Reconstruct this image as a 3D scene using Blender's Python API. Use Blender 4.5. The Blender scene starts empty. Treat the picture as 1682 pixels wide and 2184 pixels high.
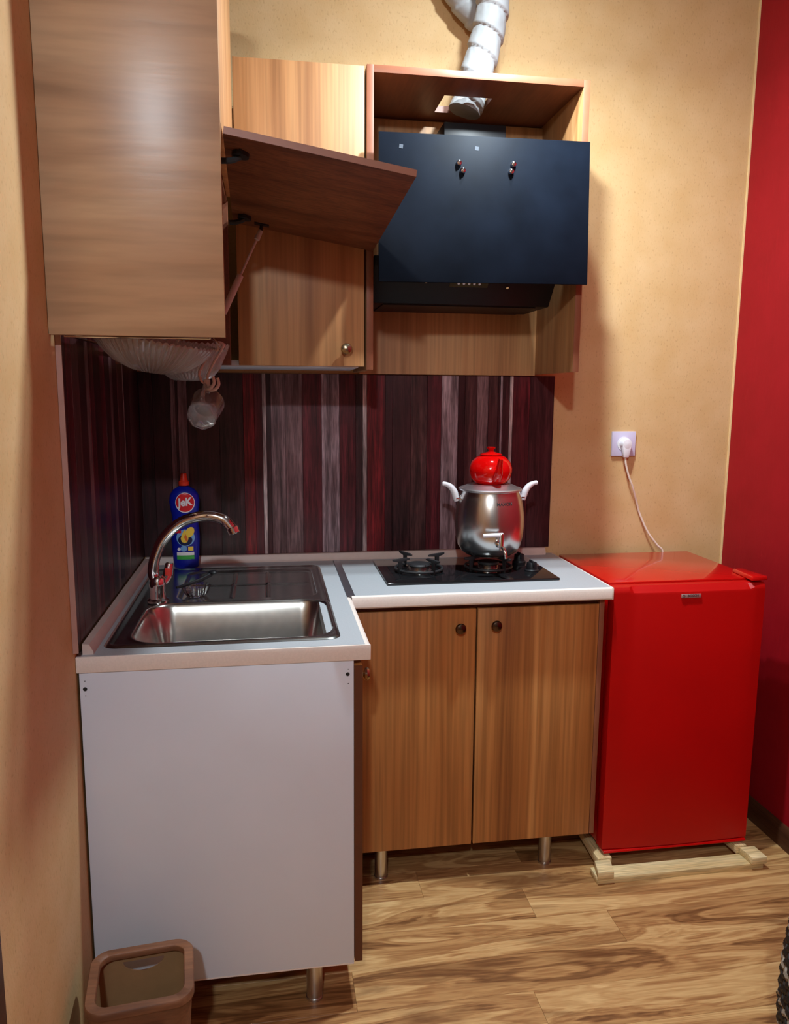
import bpy, bmesh, math, random
from mathutils import Vector, Matrix, noise
random.seed(7)
PI = math.pi
S = bpy.context.scene
COL = S.collection

# ---------------------------------------------------------------- camera
def cam_matrix(c, yaw, pitch, roll):
    cy, sy, cp, sp = math.cos(yaw), math.sin(yaw), math.cos(pitch), math.sin(pitch)
    f = Vector((sy*cp, cy*cp, sp)); r = Vector((cy, -sy, 0)); u = r.cross(f)
    cr, sr = math.cos(roll), math.sin(roll)
    r2 = r*cr + u*sr; u2 = u*cr - r*sr
    m = Matrix((r2, u2, -f)).transposed().to_4x4()
    m.translation = Vector(c)
    return m
cd = bpy.data.cameras.new('camera')
cd.sensor_fit = 'VERTICAL'; cd.sensor_height = 24.0
cd.lens = 1667.43/2184*24.0
cd.clip_start = 0.05
cam = bpy.data.objects.new('camera', cd); COL.objects.link(cam)
cam.matrix_world = cam_matrix((0.394, -2.4874, 1.3965), 0.16, -0.1518, 0.0068)
S.camera = cam

# ---------------------------------------------------------------- world, lights, exposure
w = bpy.data.worlds.new('world'); S.world = w; w.use_nodes = True
w.node_tree.nodes['Background'].inputs[0].default_value = (0.5, 0.5, 0.55, 1)
w.node_tree.nodes['Background'].inputs[1].default_value = 0.05
S.view_settings.view_transform = 'Standard'; S.view_settings.look = 'None'
S.view_settings.gamma = 1.0; S.view_settings.exposure = 0.8
S.view_settings.use_curve_mapping = False
def lamp(name, loc, watts, col, size, down=False):
    d = bpy.data.lights.new(name, 'AREA' if down else 'POINT'); d.energy = watts; d.color = col
    if down: d.shape = 'DISK'; d.size = size
    else: d.shadow_soft_size = size
    o = bpy.data.objects.new(name, d); COL.objects.link(o); o.location = loc
    return o
lamp('kitchen_lamp_light', (1.04, -0.65, 2.76), 9.5, (0.82, 0.94, 1.0), 0.07, True)      # two small downlights over the worktop
lamp('kitchen_lamp_lower_light', (1.05, -0.68, 2.42), 15, (0.82, 0.94, 1.0), 0.06, True)
lamp('room_lamp_light', (0.14, -3.4, 2.5), 60, (0.82, 0.92, 1.0), 0.05)               # room lamp behind the camera

# ---------------------------------------------------------------- material helpers
def srgb(r, g, b):
    f = lambda c: (c/255/12.92) if c/255 <= 0.04045 else ((c/255+0.055)/1.055)**2.4
    return (f(r), f(g), f(b), 1)
def new_mat(name):
    m = bpy.data.materials.new(name); m.use_nodes = True
    nt = m.node_tree; b = nt.nodes['Principled BSDF']
    return m, nt, b
def link(nt, a, b): nt.links.new(a, b)
def node(nt, t, **kw):
    n = nt.nodes.new(t)
    for k, v in kw.items(): setattr(n, k, v)
    return n
def plain(name, col, rough=0.5, metal=0.0, noise_amt=0.06, nscale=30, bump=0.0, trans=0.0, ior=1.45, spec=0.5, coat=0.0):
    m, nt, b = new_mat(name)
    tc = node(nt, 'ShaderNodeTexCoord'); n = node(nt, 'ShaderNodeTexNoise')
    n.inputs['Scale'].default_value = nscale; n.inputs['Detail'].default_value = 3
    link(nt, tc.outputs['Object'], n.inputs['Vector'])
    r = node(nt, 'ShaderNodeValToRGB')
    c0 = tuple(c*(1-noise_amt) for c in col[:3])+(1,); c1 = tuple(min(1, c*(1+noise_amt)) for c in col[:3])+(1,)
    r.color_ramp.elements[0].color = c0; r.color_ramp.elements[0].position = 0.3
    r.color_ramp.elements[1].color = c1; r.color_ramp.elements[1].position = 0.7
    link(nt, n.outputs['Fac'], r.inputs['Fac']); link(nt, r.outputs['Color'], b.inputs['Base Color'])
    b.inputs['Roughness'].default_value = rough; b.inputs['Metallic'].default_value = metal
    b.inputs['Transmission Weight'].default_value = trans; b.inputs['IOR'].default_value = ior
    b.inputs['Specular IOR Level'].default_value = spec; b.inputs['Coat Weight'].default_value = coat
    if bump:
        bp = node(nt, 'ShaderNodeBump'); bp.inputs['Strength'].default_value = bump; bp.inputs['Distance'].default_value = 0.002
        link(nt, n.outputs['Fac'], bp.inputs['Height']); link(nt, bp.outputs['Normal'], b.inputs['Normal'])
    return m
def wood(name, cols, axis='Z', freq=13, along=0.55, rough=0.42, dist=0.5, fine=0.35, bump=0.15, spec=0.5, per_object=True):
    """streaked wood decor; grain runs along `axis`"""
    m, nt, b = new_mat(name)
    tc = node(nt, 'ShaderNodeTexCoord')
    oi = node(nt, 'ShaderNodeObjectInfo')
    mul = node(nt, 'ShaderNodeVectorMath', operation='MULTIPLY_ADD')
    mul.inputs[1].default_value = (1, 1, 1)
    link(nt, tc.outputs['Object'], mul.inputs[0])
    cx = node(nt, 'ShaderNodeCombineXYZ')
    for i, k in enumerate((9.1, 5.3, 7.7)):
        mm = node(nt, 'ShaderNodeMath', operation='MULTIPLY'); mm.inputs[1].default_value = k if per_object else 0
        link(nt, oi.outputs['Random'], mm.inputs[0]); link(nt, mm.outputs[0], cx.inputs[i])
    link(nt, cx.outputs[0], mul.inputs[2])
    mp = node(nt, 'ShaderNodeMapping')
    sc = [freq]*3; sc['XYZ'.index(axis)] = along
    mp.inputs['Scale'].default_value = sc
    link(nt, mul.outputs[0], mp.inputs['Vector'])
    n = node(nt, 'ShaderNodeTexNoise'); n.inputs['Scale'].default_value = 1.0; n.inputs['Detail'].default_value = 5
    n.inputs['Roughness'].default_value = 0.55; n.inputs['Distortion'].default_value = dist
    link(nt, mp.outputs[0], n.inputs['Vector'])
    r = node(nt, 'ShaderNodeValToRGB')
    els = r.color_ramp.elements
    pos = [0.28 + 0.44*i/(len(cols)-1) for i in range(len(cols))]
    els[0].position = pos[0]; els[0].color = cols[0]; els[1].position = pos[-1]; els[1].color = cols[-1]
    for p, c in zip(pos[1:-1], cols[1:-1]):
        e = els.new(p); e.color = c
    link(nt, n.outputs['Fac'], r.inputs['Fac'])
    mp2 = node(nt, 'ShaderNodeMapping')
    sc2 = [freq*11]*3; sc2['XYZ'.index(axis)] = along*7
    mp2.inputs['Scale'].default_value = sc2
    link(nt, mul.outputs[0], mp2.inputs['Vector'])
    n2 = node(nt, 'ShaderNodeTexNoise'); n2.inputs['Scale'].default_value = 1.0; n2.inputs['Detail'].default_value = 3
    link(nt, mp2.outputs[0], n2.inputs['Vector'])
    r2 = node(nt, 'ShaderNodeValToRGB')
    r2.color_ramp.elements[0].position = 0.35; r2.color_ramp.elements[0].color = (1-fine, 1-fine, 1-fine, 1)
    r2.color_ramp.elements[1].position = 0.6; r2.color_ramp.elements[1].color = (1.05, 1.05, 1.05, 1)
    link(nt, n2.outputs['Fac'], r2.inputs['Fac'])
    mx = node(nt, 'ShaderNodeMixRGB', blend_type='MULTIPLY'); mx.inputs[0].default_value = 1
    link(nt, r.outputs[0], mx.inputs[1]); link(nt, r2.outputs[0], mx.inputs[2])
    link(nt, mx.outputs[0], b.inputs['Base Color'])
    bp = node(nt, 'ShaderNodeBump'); bp.inputs['Strength'].default_value = bump; bp.inputs['Distance'].default_value = 0.001
    link(nt, n2.outputs['Fac'], bp.inputs['Height']); link(nt, bp.outputs['Normal'], b.inputs['Normal'])
    b.inputs['Roughness'].default_value = rough; b.inputs['Specular IOR Level'].default_value = spec
    return m
def wallpaper(name, base, fleck, light, vert=False):
    m, nt, b = new_mat(name)
    tc = node(nt, 'ShaderNodeTexCoord')
    n1 = node(nt, 'ShaderNodeTexNoise'); n1.inputs['Scale'].default_value = 9; n1.inputs['Detail'].default_value = 4
    link(nt, tc.outputs['Object'], n1.inputs['Vector'])
    mp = node(nt, 'ShaderNodeMapping'); mp.inputs['Scale'].default_value = (190, 190, 16 if vert else 95)
    link(nt, tc.outputs['Object'], mp.inputs['Vector'])
    n2 = node(nt, 'ShaderNodeTexNoise'); n2.inputs['Scale'].default_value = 1.0; n2.inputs['Detail'].default_value = 4
    link(nt, mp.outputs[0], n2.inputs['Vector'])
    r1 = node(nt, 'ShaderNodeValToRGB')
    r1.color_ramp.elements[0].position = 0.32; r1.color_ramp.elements[0].color = base
    r1.color_ramp.elements[1].position = 0.7; r1.color_ramp.elements[1].color = light
    link(nt, n1.outputs['Fac'], r1.inputs['Fac'])
    r2 = node(nt, 'ShaderNodeValToRGB')
    r2.color_ramp.elements[0].position = 0.3; r2.color_ramp.elements[0].color = (1, 1, 1, 1)
    r2.color_ramp.elements[1].position = 0.42; r2.color_ramp.elements[1].color = (0, 0, 0, 1)
    link(nt, n2.outputs['Fac'], r2.inputs['Fac'])
    mx = node(nt, 'ShaderNodeMixRGB'); mx.inputs[2].default_value = fleck
    sc = node(nt, 'ShaderNodeMath', operation='MULTIPLY'); sc.inputs[1].default_value = 0.4
    link(nt, r2.outputs[0], sc.inputs[0]); link(nt, sc.outputs[0], mx.inputs[0]); link(nt, r1.outputs[0], mx.inputs[1])
    link(nt, mx.outputs[0], b.inputs['Base Color'])
    b.inputs['Roughness'].default_value = 0.62; b.inputs['Specular IOR Level'].default_value = 0.3
    bp = node(nt, 'ShaderNodeBump'); bp.inputs['Strength'].default_value = 0.25; bp.inputs['Distance'].default_value = 0.002
    link(nt, n2.outputs['Fac'], bp.inputs['Height']); link(nt, bp.outputs['Normal'], b.inputs['Normal'])
    return m
def splash_mat():
    """printed plank: colour comes from each plank's own object colour, with aged grain"""
    m, nt, b = new_mat('printed_plank')
    oi = node(nt, 'ShaderNodeObjectInfo'); tc = node(nt, 'ShaderNodeTexCoord')
    off = node(nt, 'ShaderNodeMath', operation='MULTIPLY'); off.inputs[1].default_value = 13
    link(nt, oi.outputs['Random'], off.inputs[0])
    ad = node(nt, 'ShaderNodeVectorMath', operation='ADD'); link(nt, tc.outputs['Object'], ad.inputs[0]); link(nt, off.outputs[0], ad.inputs[1])
    def nz(sc, det, dist=0.3):
        mp = node(nt, 'ShaderNodeMapping'); mp.inputs['Scale'].default_value = sc; link(nt, ad.outputs[0], mp.inputs['Vector'])
        n = node(nt, 'ShaderNodeTexNoise'); n.inputs['Scale'].default_value = 1; n.inputs['Detail'].default_value = det; n.inputs['Distortion'].default_value = dist
        link(nt, mp.outputs[0], n.inputs['Vector']); return n
    n1 = nz((60, 60, 3), 6); n2 = nz((230, 230, 18), 4); n3 = nz((9, 9, 5), 3)
    r1 = node(nt, 'ShaderNodeValToRGB'); r1.color_ramp.elements[0].position = 0.36; r1.color_ramp.elements[0].color = (0.45, 0.42, 0.42, 1)
    r1.color_ramp.elements[1].position = 0.68; r1.color_ramp.elements[1].color = (1.55, 1.55, 1.55, 1)
    link(nt, n1.outputs['Fac'], r1.inputs['Fac'])
    r2 = node(nt, 'ShaderNodeValToRGB'); r2.color_ramp.elements[0].position = 0.4; r2.color_ramp.elements[0].color = (0.55, 0.55, 0.55, 1)
    r2.color_ramp.elements[1].position = 0.62; r2.color_ramp.elements[1].color = (1.1, 1.1, 1.1, 1)
    link(nt, n2.outputs['Fac'], r2.inputs['Fac'])
    m1 = node(nt, 'ShaderNodeMixRGB', blend_type='MULTIPLY'); m1.inputs[0].default_value = 1
    link(nt, oi.outputs['Color'], m1.inputs[1]); link(nt, r1.outputs[0], m1.inputs[2])
    m2 = node(nt, 'ShaderNodeMixRGB', blend_type='MULTIPLY'); m2.inputs[0].default_value = 1
    link(nt, m1.outputs[0], m2.inputs[1]); link(nt, r2.outputs[0], m2.inputs[2])
    r3 = node(nt, 'ShaderNodeValToRGB'); r3.color_ramp.elements[0].position = 0.42; r3.color_ramp.elements[0].color = (0, 0, 0, 1)
    r3.color_ramp.elements[1].position = 0.68; r3.color_ramp.elements[1].color = (0.45, 0.45, 0.45, 1)
    link(nt, n3.outputs['Fac'], r3.inputs['Fac'])
    m3 = node(nt, 'ShaderNodeMixRGB'); m3.inputs[2].default_value = srgb(84, 38, 44)
    link(nt, r3.outputs[0], m3.inputs[0]); link(nt, m2.outputs[0], m3.inputs[1])
    link(nt, m3.outputs[0], b.inputs['Base Color'])
    b.inputs['Roughness'].default_value = 0.35; b.inputs['Specular IOR Level'].default_value = 0.35
    return m
def floor_mat():
    m, nt, b = new_mat('laminate_floor')
    tc = node(nt, 'ShaderNodeTexCoord'); oi = node(nt, 'ShaderNodeObjectInfo')
    off = node(nt, 'ShaderNodeMath', operation='MULTIPLY'); off.inputs[1].default_value = 31
    link(nt, oi.outputs['Random'], off.inputs[0])
    ad = node(nt, 'ShaderNodeVectorMath', operation='ADD'); link(nt, tc.outputs['Object'], ad.inputs[0]); link(nt, off.outputs[0], ad.inputs[1])
    def nz(sc, det, dist):
        mp = node(nt, 'ShaderNodeMapping'); mp.inputs['Scale'].default_value = sc; link(nt, ad.outputs[0], mp.inputs['Vector'])
        n = node(nt, 'ShaderNodeTexNoise'); n.inputs['Scale'].default_value = 1; n.inputs['Detail'].default_value = det; n.inputs['Distortion'].default_value = dist
        link(nt, mp.outputs[0], n.inputs['Vector']); return n
    big = nz((1.6, 11.5, 8), 5, 1.7)
    sn = node(nt, 'ShaderNodeMath', operation='MULTIPLY'); sn.inputs[1].default_value = 46
    link(nt, big.outputs['Fac'], sn.inputs[0])
    si = node(nt, 'ShaderNodeMath', operation='SINE'); link(nt, sn.outputs[0], si.inputs[0])
    rs = node(nt, 'ShaderNodeMapRange'); rs.inputs['From Min'].default_value = -1; rs.inputs['From Max'].default_value = 1
    rs.inputs['To Min'].default_value = -0.075; rs.inputs['To Max'].default_value = 0.075
    link(nt, si.outputs[0], rs.inputs['Value'])
    fine = nz((7, 190, 90), 4, 0.3)
    knots = nz((2.5, 13, 9), 4, 0.9)
    a1 = node(nt, 'ShaderNodeMath', operation='ADD'); link(nt, big.outputs['Fac'], a1.inputs[0]); link(nt, rs.outputs[0], a1.inputs[1])
    fs = node(nt, 'ShaderNodeMath', operation='MULTIPLY_ADD'); fs.inputs[1].default_value = 0.32; fs.inputs[2].default_value = -0.16
    link(nt, fine.outputs['Fac'], fs.inputs[0])
    a2 = node(nt, 'ShaderNodeMath', operation='ADD'); link(nt, a1.outputs[0], a2.inputs[0]); link(nt, fs.outputs[0], a2.inputs[1])
    r = node(nt, 'ShaderNodeValToRGB'); e = r.color_ramp.elements
    e[0].position = 0.26; e[0].color = srgb(108, 70, 38); e[1].position = 0.78; e[1].color = srgb(218, 180, 124)
    x = e.new(0.42); x.color = srgb(156, 110, 66); x = e.new(0.55); x.color = srgb(186, 142, 90)
    link(nt, a2.outputs[0], r.inputs['Fac'])
    rk = node(nt, 'ShaderNodeValToRGB'); rk.color_ramp.elements[0].position = 0.26; rk.color_ramp.elements[0].color = (1, 1, 1, 1)
    rk.color_ramp.elements[1].position = 0.45; rk.color_ramp.elements[1].color = (0, 0, 0, 1)
    link(nt, knots.outputs['Fac'], rk.inputs['Fac'])
    mx = node(nt, 'ShaderNodeMixRGB'); mx.inputs[2].default_value = srgb(96, 56, 26)
    kk = node(nt, 'ShaderNodeMath', operation='MULTIPLY'); kk.inputs[1].default_value = 0.8
    link(nt, rk.outputs[0], kk.inputs[0]); link(nt, kk.outputs[0], mx.inputs[0]); link(nt, r.outputs[0], mx.inputs[1])
    link(nt, mx.outputs[0], b.inputs['Base Color'])
    b.inputs['Roughness'].default_value = 0.42; b.inputs['Specular IOR Level'].default_value = 0.4
    return m

M = {}
M['yellow'] = wallpaper('yellow_wallpaper', srgb(204, 167, 115), srgb(160, 120, 74), srgb(212, 178, 130))
M['rear'] = plain('rear_wall_paint', srgb(120, 112, 108), 0.8)
M['redwall'] = wallpaper('red_wallpaper', srgb(146, 3, 18), srgb(160, 14, 28), srgb(154, 5, 22), vert=True)
M['ceiling'] = plain('ceiling_paint', srgb(120, 120, 122), 0.8)
M['floor'] = floor_mat()
M['skirting'] = wood('dark_skirting', [srgb(62, 34, 20), srgb(92, 54, 32)], 'Y', 30, 2)
WC = [srgb(146, 98, 58), srgb(174, 124, 78), srgb(186, 138, 90), srgb(200, 154, 104)]
M['wood_v'] = wood('walnut_decor_upright', WC, 'Z', 11, 0.35, fine=0.16, rough=0.5, dist=0.8)
M['wood_door'] = wood('walnut_decor_door', [srgb(112, 62, 28), srgb(166, 106, 54), srgb(182, 122, 66), srgb(206, 150, 90)], 'Z', 10, 0.3, fine=0.25, dist=0.9)
M['wood_h'] = wood('walnut_decor_level', [srgb(148, 112, 82), srgb(170, 132, 98), srgb(180, 143, 108), srgb(190, 156, 120)], 'X', 4.5, 0.6, rough=0.34, dist=1.6, bump=0.3, fine=0.12)
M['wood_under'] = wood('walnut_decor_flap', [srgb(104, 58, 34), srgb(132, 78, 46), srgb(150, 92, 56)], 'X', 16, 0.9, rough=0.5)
M['carcass'] = wood('brown_carcass', [srgb(104, 58, 40), srgb(124, 72, 50), srgb(136, 82, 58)], 'Y', 10, 1.5, rough=0.45, fine=0.15)
M['edge'] = plain('brown_edge_band', srgb(140, 86, 62), 0.4)
M['dark_edge'] = plain('dark_brown_edge_band', srgb(92, 50, 30), 0.45)
M['white_board'] = plain('white_melamine', srgb(214, 220, 230), 0.5, noise_amt=0.02, nscale=6)
M['worktop'] = plain('white_worktop', srgb(170, 174, 178), 0.45, noise_amt=0.04, nscale=260)
M['worktop_edge'] = plain('worktop_edge', srgb(228, 216, 206), 0.5, noise_amt=0.04, nscale=260)
M['upstand'] = plain('beige_upstand', srgb(206, 186, 176), 0.45, noise_amt=0.04)
M['aluminium'] = plain('aluminium', (0.50, 0.52, 0.58, 1), 0.35, 1.0, 0.03)
M['steel'] = plain('brushed_steel', (0.50, 0.49, 0.46, 1), 0.22, 1.0, 0.08, 40)
M['pot_steel'] = plain('satin_steel', (0.66, 0.65, 0.63, 1), 0.24, 1.0, 0.04, 60)
M['rim_steel'] = plain('pale_satin_steel', (0.78, 0.78, 0.8, 1), 0.36, 1.0, 0.03, 60)
M['chrome'] = plain('chrome', (0.8, 0.8, 0.82, 1), 0.06, 1.0, 0.0)
M['leg_metal'] = plain('satin_chrome_leg', (0.62, 0.6, 0.58, 1), 0.3, 1.0, 0.02)
M['brass'] = plain('antique_brass', (0.42, 0.34, 0.22, 1), 0.22, 1.0, 0.05)
M['dark_knob'] = plain('dark_bronze', (0.12, 0.075, 0.05, 1), 0.25, 1.0, 0.05)
M['black'] = plain('black_plastic', (0.008, 0.008, 0.010, 1), 0.45, 0, 0.1, spec=0.3)
M['iron'] = plain('black_iron', (0.02, 0.02, 0.022, 1), 0.5, 0, 0.15)
M['black_glass'] = plain('black_glass', (0.008, 0.008, 0.009, 1), 0.05, 0, 0.1, spec=0.6)
M['hood_glass'] = plain('smoky_black_glass', (0.004, 0.0062, 0.0115, 1), 0.5, 0, 0.25, 9, spec=0.07)
M['grey_mark'] = plain('glue_mark', (0.035, 0.045, 0.065, 1), 0.5)
M['hole'] = plain('dark_hole', (0.01, 0.01, 0.01, 1), 0.8)
M['red_enamel'] = plain('red_fridge_paint', srgb(186, 6, 3), 0.22, 0, 0.05, 5, spec=0.6, coat=0.5)
M['red_door'] = plain('red_door_paint', srgb(176, 5, 3), 0.42, 0, 0.05, 5, spec=0.35)
M['red_ceramic'] = plain('red_ceramic', srgb(206, 6, 6), 0.1, 0, 0.03, spec=0.6)
M['duct'] = plain('white_duct', srgb(156, 158, 160), 0.55, 0, 0.03, spec=0.5)
M['white_plastic'] = plain('white_plastic', srgb(228, 226, 232), 0.35, 0, 0.02)
M['lilac_plastic'] = plain('pale_lilac_plastic', srgb(206, 200, 226), 0.35, 0, 0.02)
M['cable'] = plain('pale_cable', srgb(228, 212, 196), 0.5)
M['pine'] = wood('raw_pine', [srgb(206, 176, 120), srgb(226, 202, 150), srgb(236, 216, 170)], 'X', 25, 2, rough=0.7)
M['pine_y'] = wood('raw_pine_long', [srgb(186, 152, 104), srgb(214, 186, 136), srgb(226, 202, 158)], 'Y', 25, 2, rough=0.7)
M['glass'] = plain('clear_glass', (0.96, 0.95, 0.95, 1), 0.02, 0, 0, trans=1.0, ior=1.48)
M['pressed_glass'] = plain('pressed_glass', (0.84, 0.80, 0.80, 1), 0.06, 0, 0, trans=0.72, ior=1.45)
M['mug_glass'] = plain('thick_clear_glass', (0.92, 0.90, 0.90, 1), 0.03, 0, 0, trans=0.9, ior=1.48)
M['beige_plastic'] = plain('beige_hook_plastic', srgb(206, 190, 184), 0.4)
M['pale_strut'] = plain('pale_strut', srgb(206, 184, 180), 0.4, 0.0)
M['blue_plastic'] = plain('blue_bottle', srgb(12, 28, 150), 0.28, 0, 0.08, spec=0.5)
M['cap'] = plain('orange_red_cap', srgb(214, 52, 28), 0.35)
M['label_red'] = plain('label_red', srgb(214, 26, 34), 0.4)
M['label_white'] = plain('label_white', srgb(236, 234, 236), 0.4)
M['label_yellow'] = plain('label_yellow', srgb(240, 206, 72), 0.4)
M['label_orange'] = plain('label_orange', srgb(224, 110, 40), 0.4)
M['label_sky'] = plain('label_sky', srgb(120, 172, 222), 0.4)
M['label_navy'] = plain('label_navy', srgb(10, 20, 70), 0.4)
M['label_green'] = plain('label_green', srgb(64, 170, 72), 0.4)
M['print'] = plain('dark_print', (0.02, 0.018, 0.018, 1), 0.5)
M['badge'] = plain('badge_metal', (0.62, 0.45, 0.45, 1), 0.4, 0.6)
M['red_mark'] = plain('tap_red_mark', srgb(214, 60, 50), 0.3)
M['bin'] = wood('brown_bin_plastic', [srgb(84, 50, 32), srgb(116, 74, 48), srgb(136, 90, 60)], 'X', 18, 2.5, rough=0.5, fine=0.15)
M['bin_in'] = plain('bin_inside', srgb(150, 114, 76), 0.7)
M['splash'] = splash_mat()
M['splash_edge'] = plain('backing_film', srgb(70, 40, 44), 0.4)
M['film'] = plain('clear_edge_film', srgb(170, 130, 118), 0.25)
M['wicker'] = plain('black_braid', srgb(30, 24, 22), 0.6, 0, 0.4, 60)
M['wicker2'] = plain('pale_braid', srgb(150, 138, 124), 0.6)
M['trim'] = plain('corner_trim', srgb(236, 206, 150), 0.5)

# ---------------------------------------------------------------- mesh helpers
WORLD = {}
def nb(): return bmesh.new()
def box(bm, x0, x1, y0, y1, z0, z1, bev=0.0, seg=2):
    t = bmesh.new()
    vs = [t.verts.new((x, y, z)) for x in (x0, x1) for y in (y0, y1) for z in (z0, z1)]
    for f in ((0,1,3,2), (4,6,7,5), (0,4,5,1), (2,3,7,6), (0,2,6,4), (1,5,7,3)): t.faces.new([vs[i] for i in f])
    if bev: bmesh.ops.bevel(t, geom=list(t.edges), offset=bev, segments=seg, affect='EDGES', profile=0.5)
    merge(bm, t)
def merge(bm, t):
    me = bpy.data.meshes.new('tmp'); t.to_mesh(me); t.free(); bm.from_mesh(me); bpy.data.meshes.remove(me)
def hexa(bm, bot, top, bev=0.0):
    t = bmesh.new()
    v = [t.verts.new(p) for p in bot] + [t.verts.new(p) for p in top]
    t.faces.new(v[0:4][::-1]); t.faces.new(v[4:8])
    for i in range(4): t.faces.new((v[i], v[(i+1) % 4], v[4+(i+1) % 4], v[4+i]))
    bmesh.ops.recalc_face_normals(t, faces=t.faces)
    if bev: bmesh.ops.bevel(t, geom=list(t.edges), offset=bev, segments=2, affect='EDGES', profile=0.5)
    merge(bm, t)
def frame_of(d):
    d = Vector(d).normalized()
    a = Vector((0, 0, 1)) if abs(d.z) < 0.9 else Vector((1, 0, 0))
    u = d.cross(a).normalized(); v = d.cross(u).normalized()
    return u, v
def rings(bm, rs, cap0=True, cap1=True, closed=False):
    vr = [[bm.verts.new(p) for p in r] for r in rs]
    n = len(vr[0])
    pairs = list(zip(vr[:-1], vr[1:])) + ([(vr[-1], vr[0])] if closed else [])
    for a, b in pairs:
        for i in range(n):
            bm.faces.new((a[i], a[(i+1) % n], b[(i+1) % n], b[i]))
    if not closed:
        if cap0: bm.faces.new(vr[0][::-1])
        if cap1: bm.faces.new(vr[-1])
    return vr
def cyl(bm, p0, p1, r0, r1=None, n=24, bev=0.0):
    p0, p1 = Vector(p0), Vector(p1); r1 = r0 if r1 is None else r1
    u, v = frame_of(p1-p0); d = (p1-p0).normalized()
    rs = []
    if bev: prof = [(p0, r0-bev), (p0+d*bev, r0), (p1-d*bev, r1), (p1, r1-bev)]
    else: prof = [(p0, r0), (p1, r1)]
    for p, r in prof: rs.append([p+u*(r*math.cos(2*PI*i/n))+v*(r*math.sin(2*PI*i/n)) for i in range(n)])
    rings(bm, rs)
def smooth_path(pts, sub=8):
    P = [Vector(p) for p in pts]; out = []
    for i in range(len(P)-1):
        a = P[max(i-1, 0)]; b = P[i]; c = P[i+1]; d = P[min(i+2, len(P)-1)]
        for k in range(sub):
            t = k/sub
            out.append(0.5*((2*b)+(c-a)*t+(2*a-5*b+4*c-d)*t*t+(3*b-a-3*c+d)*t**3))
    out.append(P[-1]); return out
def tube(bm, pts, r, n=12, sub=8, rfun=None):
    path = smooth_path(pts, sub) if sub else [Vector(p) for p in pts]
    L = len(path); rs = []
    u = None
    for i, p in enumerate(path):
        d = (path[min(i+1, L-1)]-path[max(i-1, 0)]).normalized()
        if u is None: u, _ = frame_of(d)
        u = (u-d*u.dot(d)).normalized(); v = d.cross(u)
        t = i/(L-1)
        rr = r if not isinstance(r, (list, tuple)) else r[0]+(r[1]-r[0])*t
        ring = []
        for k in range(n):
            a = 2*PI*k/n
            q = rfun(t, a, rr) if rfun else rr
            ring.append(p+u*(q*math.cos(a))+v*(q*math.sin(a)))
        rs.append(ring)
    rings(bm, rs)
def lathe(bm, prof, c=(0, 0, 0), n=48, mat=None, flute=None, sx=1, sy=1):
    c = Vector(c); rs = []
    for (r, z) in prof:
        ring = []
        for i in range(n):
            a = 2*PI*i/n; q = max(r, 1e-5); dz = 0
            if flute:
                q, dz = flute(a, q, z)
            p = Vector((q*math.cos(a)*sx, q*math.sin(a)*sy, z+dz))
            if mat is not None: p = mat @ p
            ring.append(c+p)
        rs.append(ring)
    rings(bm, rs)
def prism_x(bm, poly, x0, x1, bev=0.0):   # poly in (y,z)
    t = bmesh.new()
    a = [t.verts.new((x0, y, z)) for y, z in poly]; b = [t.verts.new((x1, y, z)) for y, z in poly]
    t.faces.new(a[::-1]); t.faces.new(b); n = len(poly)
    for i in range(n): t.faces.new((a[i], a[(i+1) % n], b[(i+1) % n], b[i]))
    bmesh.ops.recalc_face_normals(t, faces=t.faces)
    if bev: bmesh.ops.bevel(t, geom=list(t.edges), offset=bev, segments=2, affect='EDGES', profile=0.5)
    merge(bm, t)
def prism_y(bm, poly, y0, y1, bev=0.0):   # poly in (x,z)
    t = bmesh.new()
    prism_x(t, poly, y0, y1, bev)
    for v in t.verts: v.co = Vector((v.co.y, v.co.x, v.co.z))
    bmesh.ops.recalc_face_normals(t, faces=t.faces)
    merge(bm, t)
def obj(name, bm, mat, parent=None, smooth=True, ang=35):
    base = WORLD.get(parent.name, Vector()) if parent else Vector()
    bmesh.ops.recalc_face_normals(bm, faces=bm.faces)
    if base.length: bmesh.ops.translate(bm, verts=bm.verts, vec=-base)
    me = bpy.data.meshes.new(name); bm.to_mesh(me); bm.free()
    if smooth:
        me.polygons.foreach_set('use_smooth', [True]*len(me.polygons)); me.set_sharp_from_angle(angle=math.radians(ang))
    if mat: me.materials.append(M[mat] if isinstance(mat, str) else mat)
    o = bpy.data.objects.new(name, me); COL.objects.link(o)
    if parent: o.parent = parent
    WORLD[o.name] = base.copy()
    return o
def thing(name, label, cat, loc, group=None):
    o = bpy.data.objects.new(name, None); COL.objects.link(o); o.empty_display_size = 0.05
    o.location = loc; WORLD[o.name] = Vector(loc)
    o['label'] = label; o['category'] = cat
    if group: o['group'] = group
    return o
def tag(o, label, cat, group=None):
    o['label'] = label; o['category'] = cat
    if group: o['group'] = group
    return o
def struct(name, bm, mat, parent=None, **k):
    o = obj(name, bm, mat, parent, **k)
    if not parent: o['kind'] = 'structure'
    return o
def copy_part(o, parent, shift=(0, 0, 0)):
    c = o.copy(); COL.objects.link(c); c.parent = parent; c.location = o.location + Vector(shift)
    WORLD[c.name] = WORLD[o.name] + Vector(shift)
    for ch in [x for x in bpy.data.objects if x.parent == o]:
        k = ch.copy(); COL.objects.link(k); k.parent = c; WORLD[k.name] = WORLD[c.name].copy()
    return c
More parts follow.
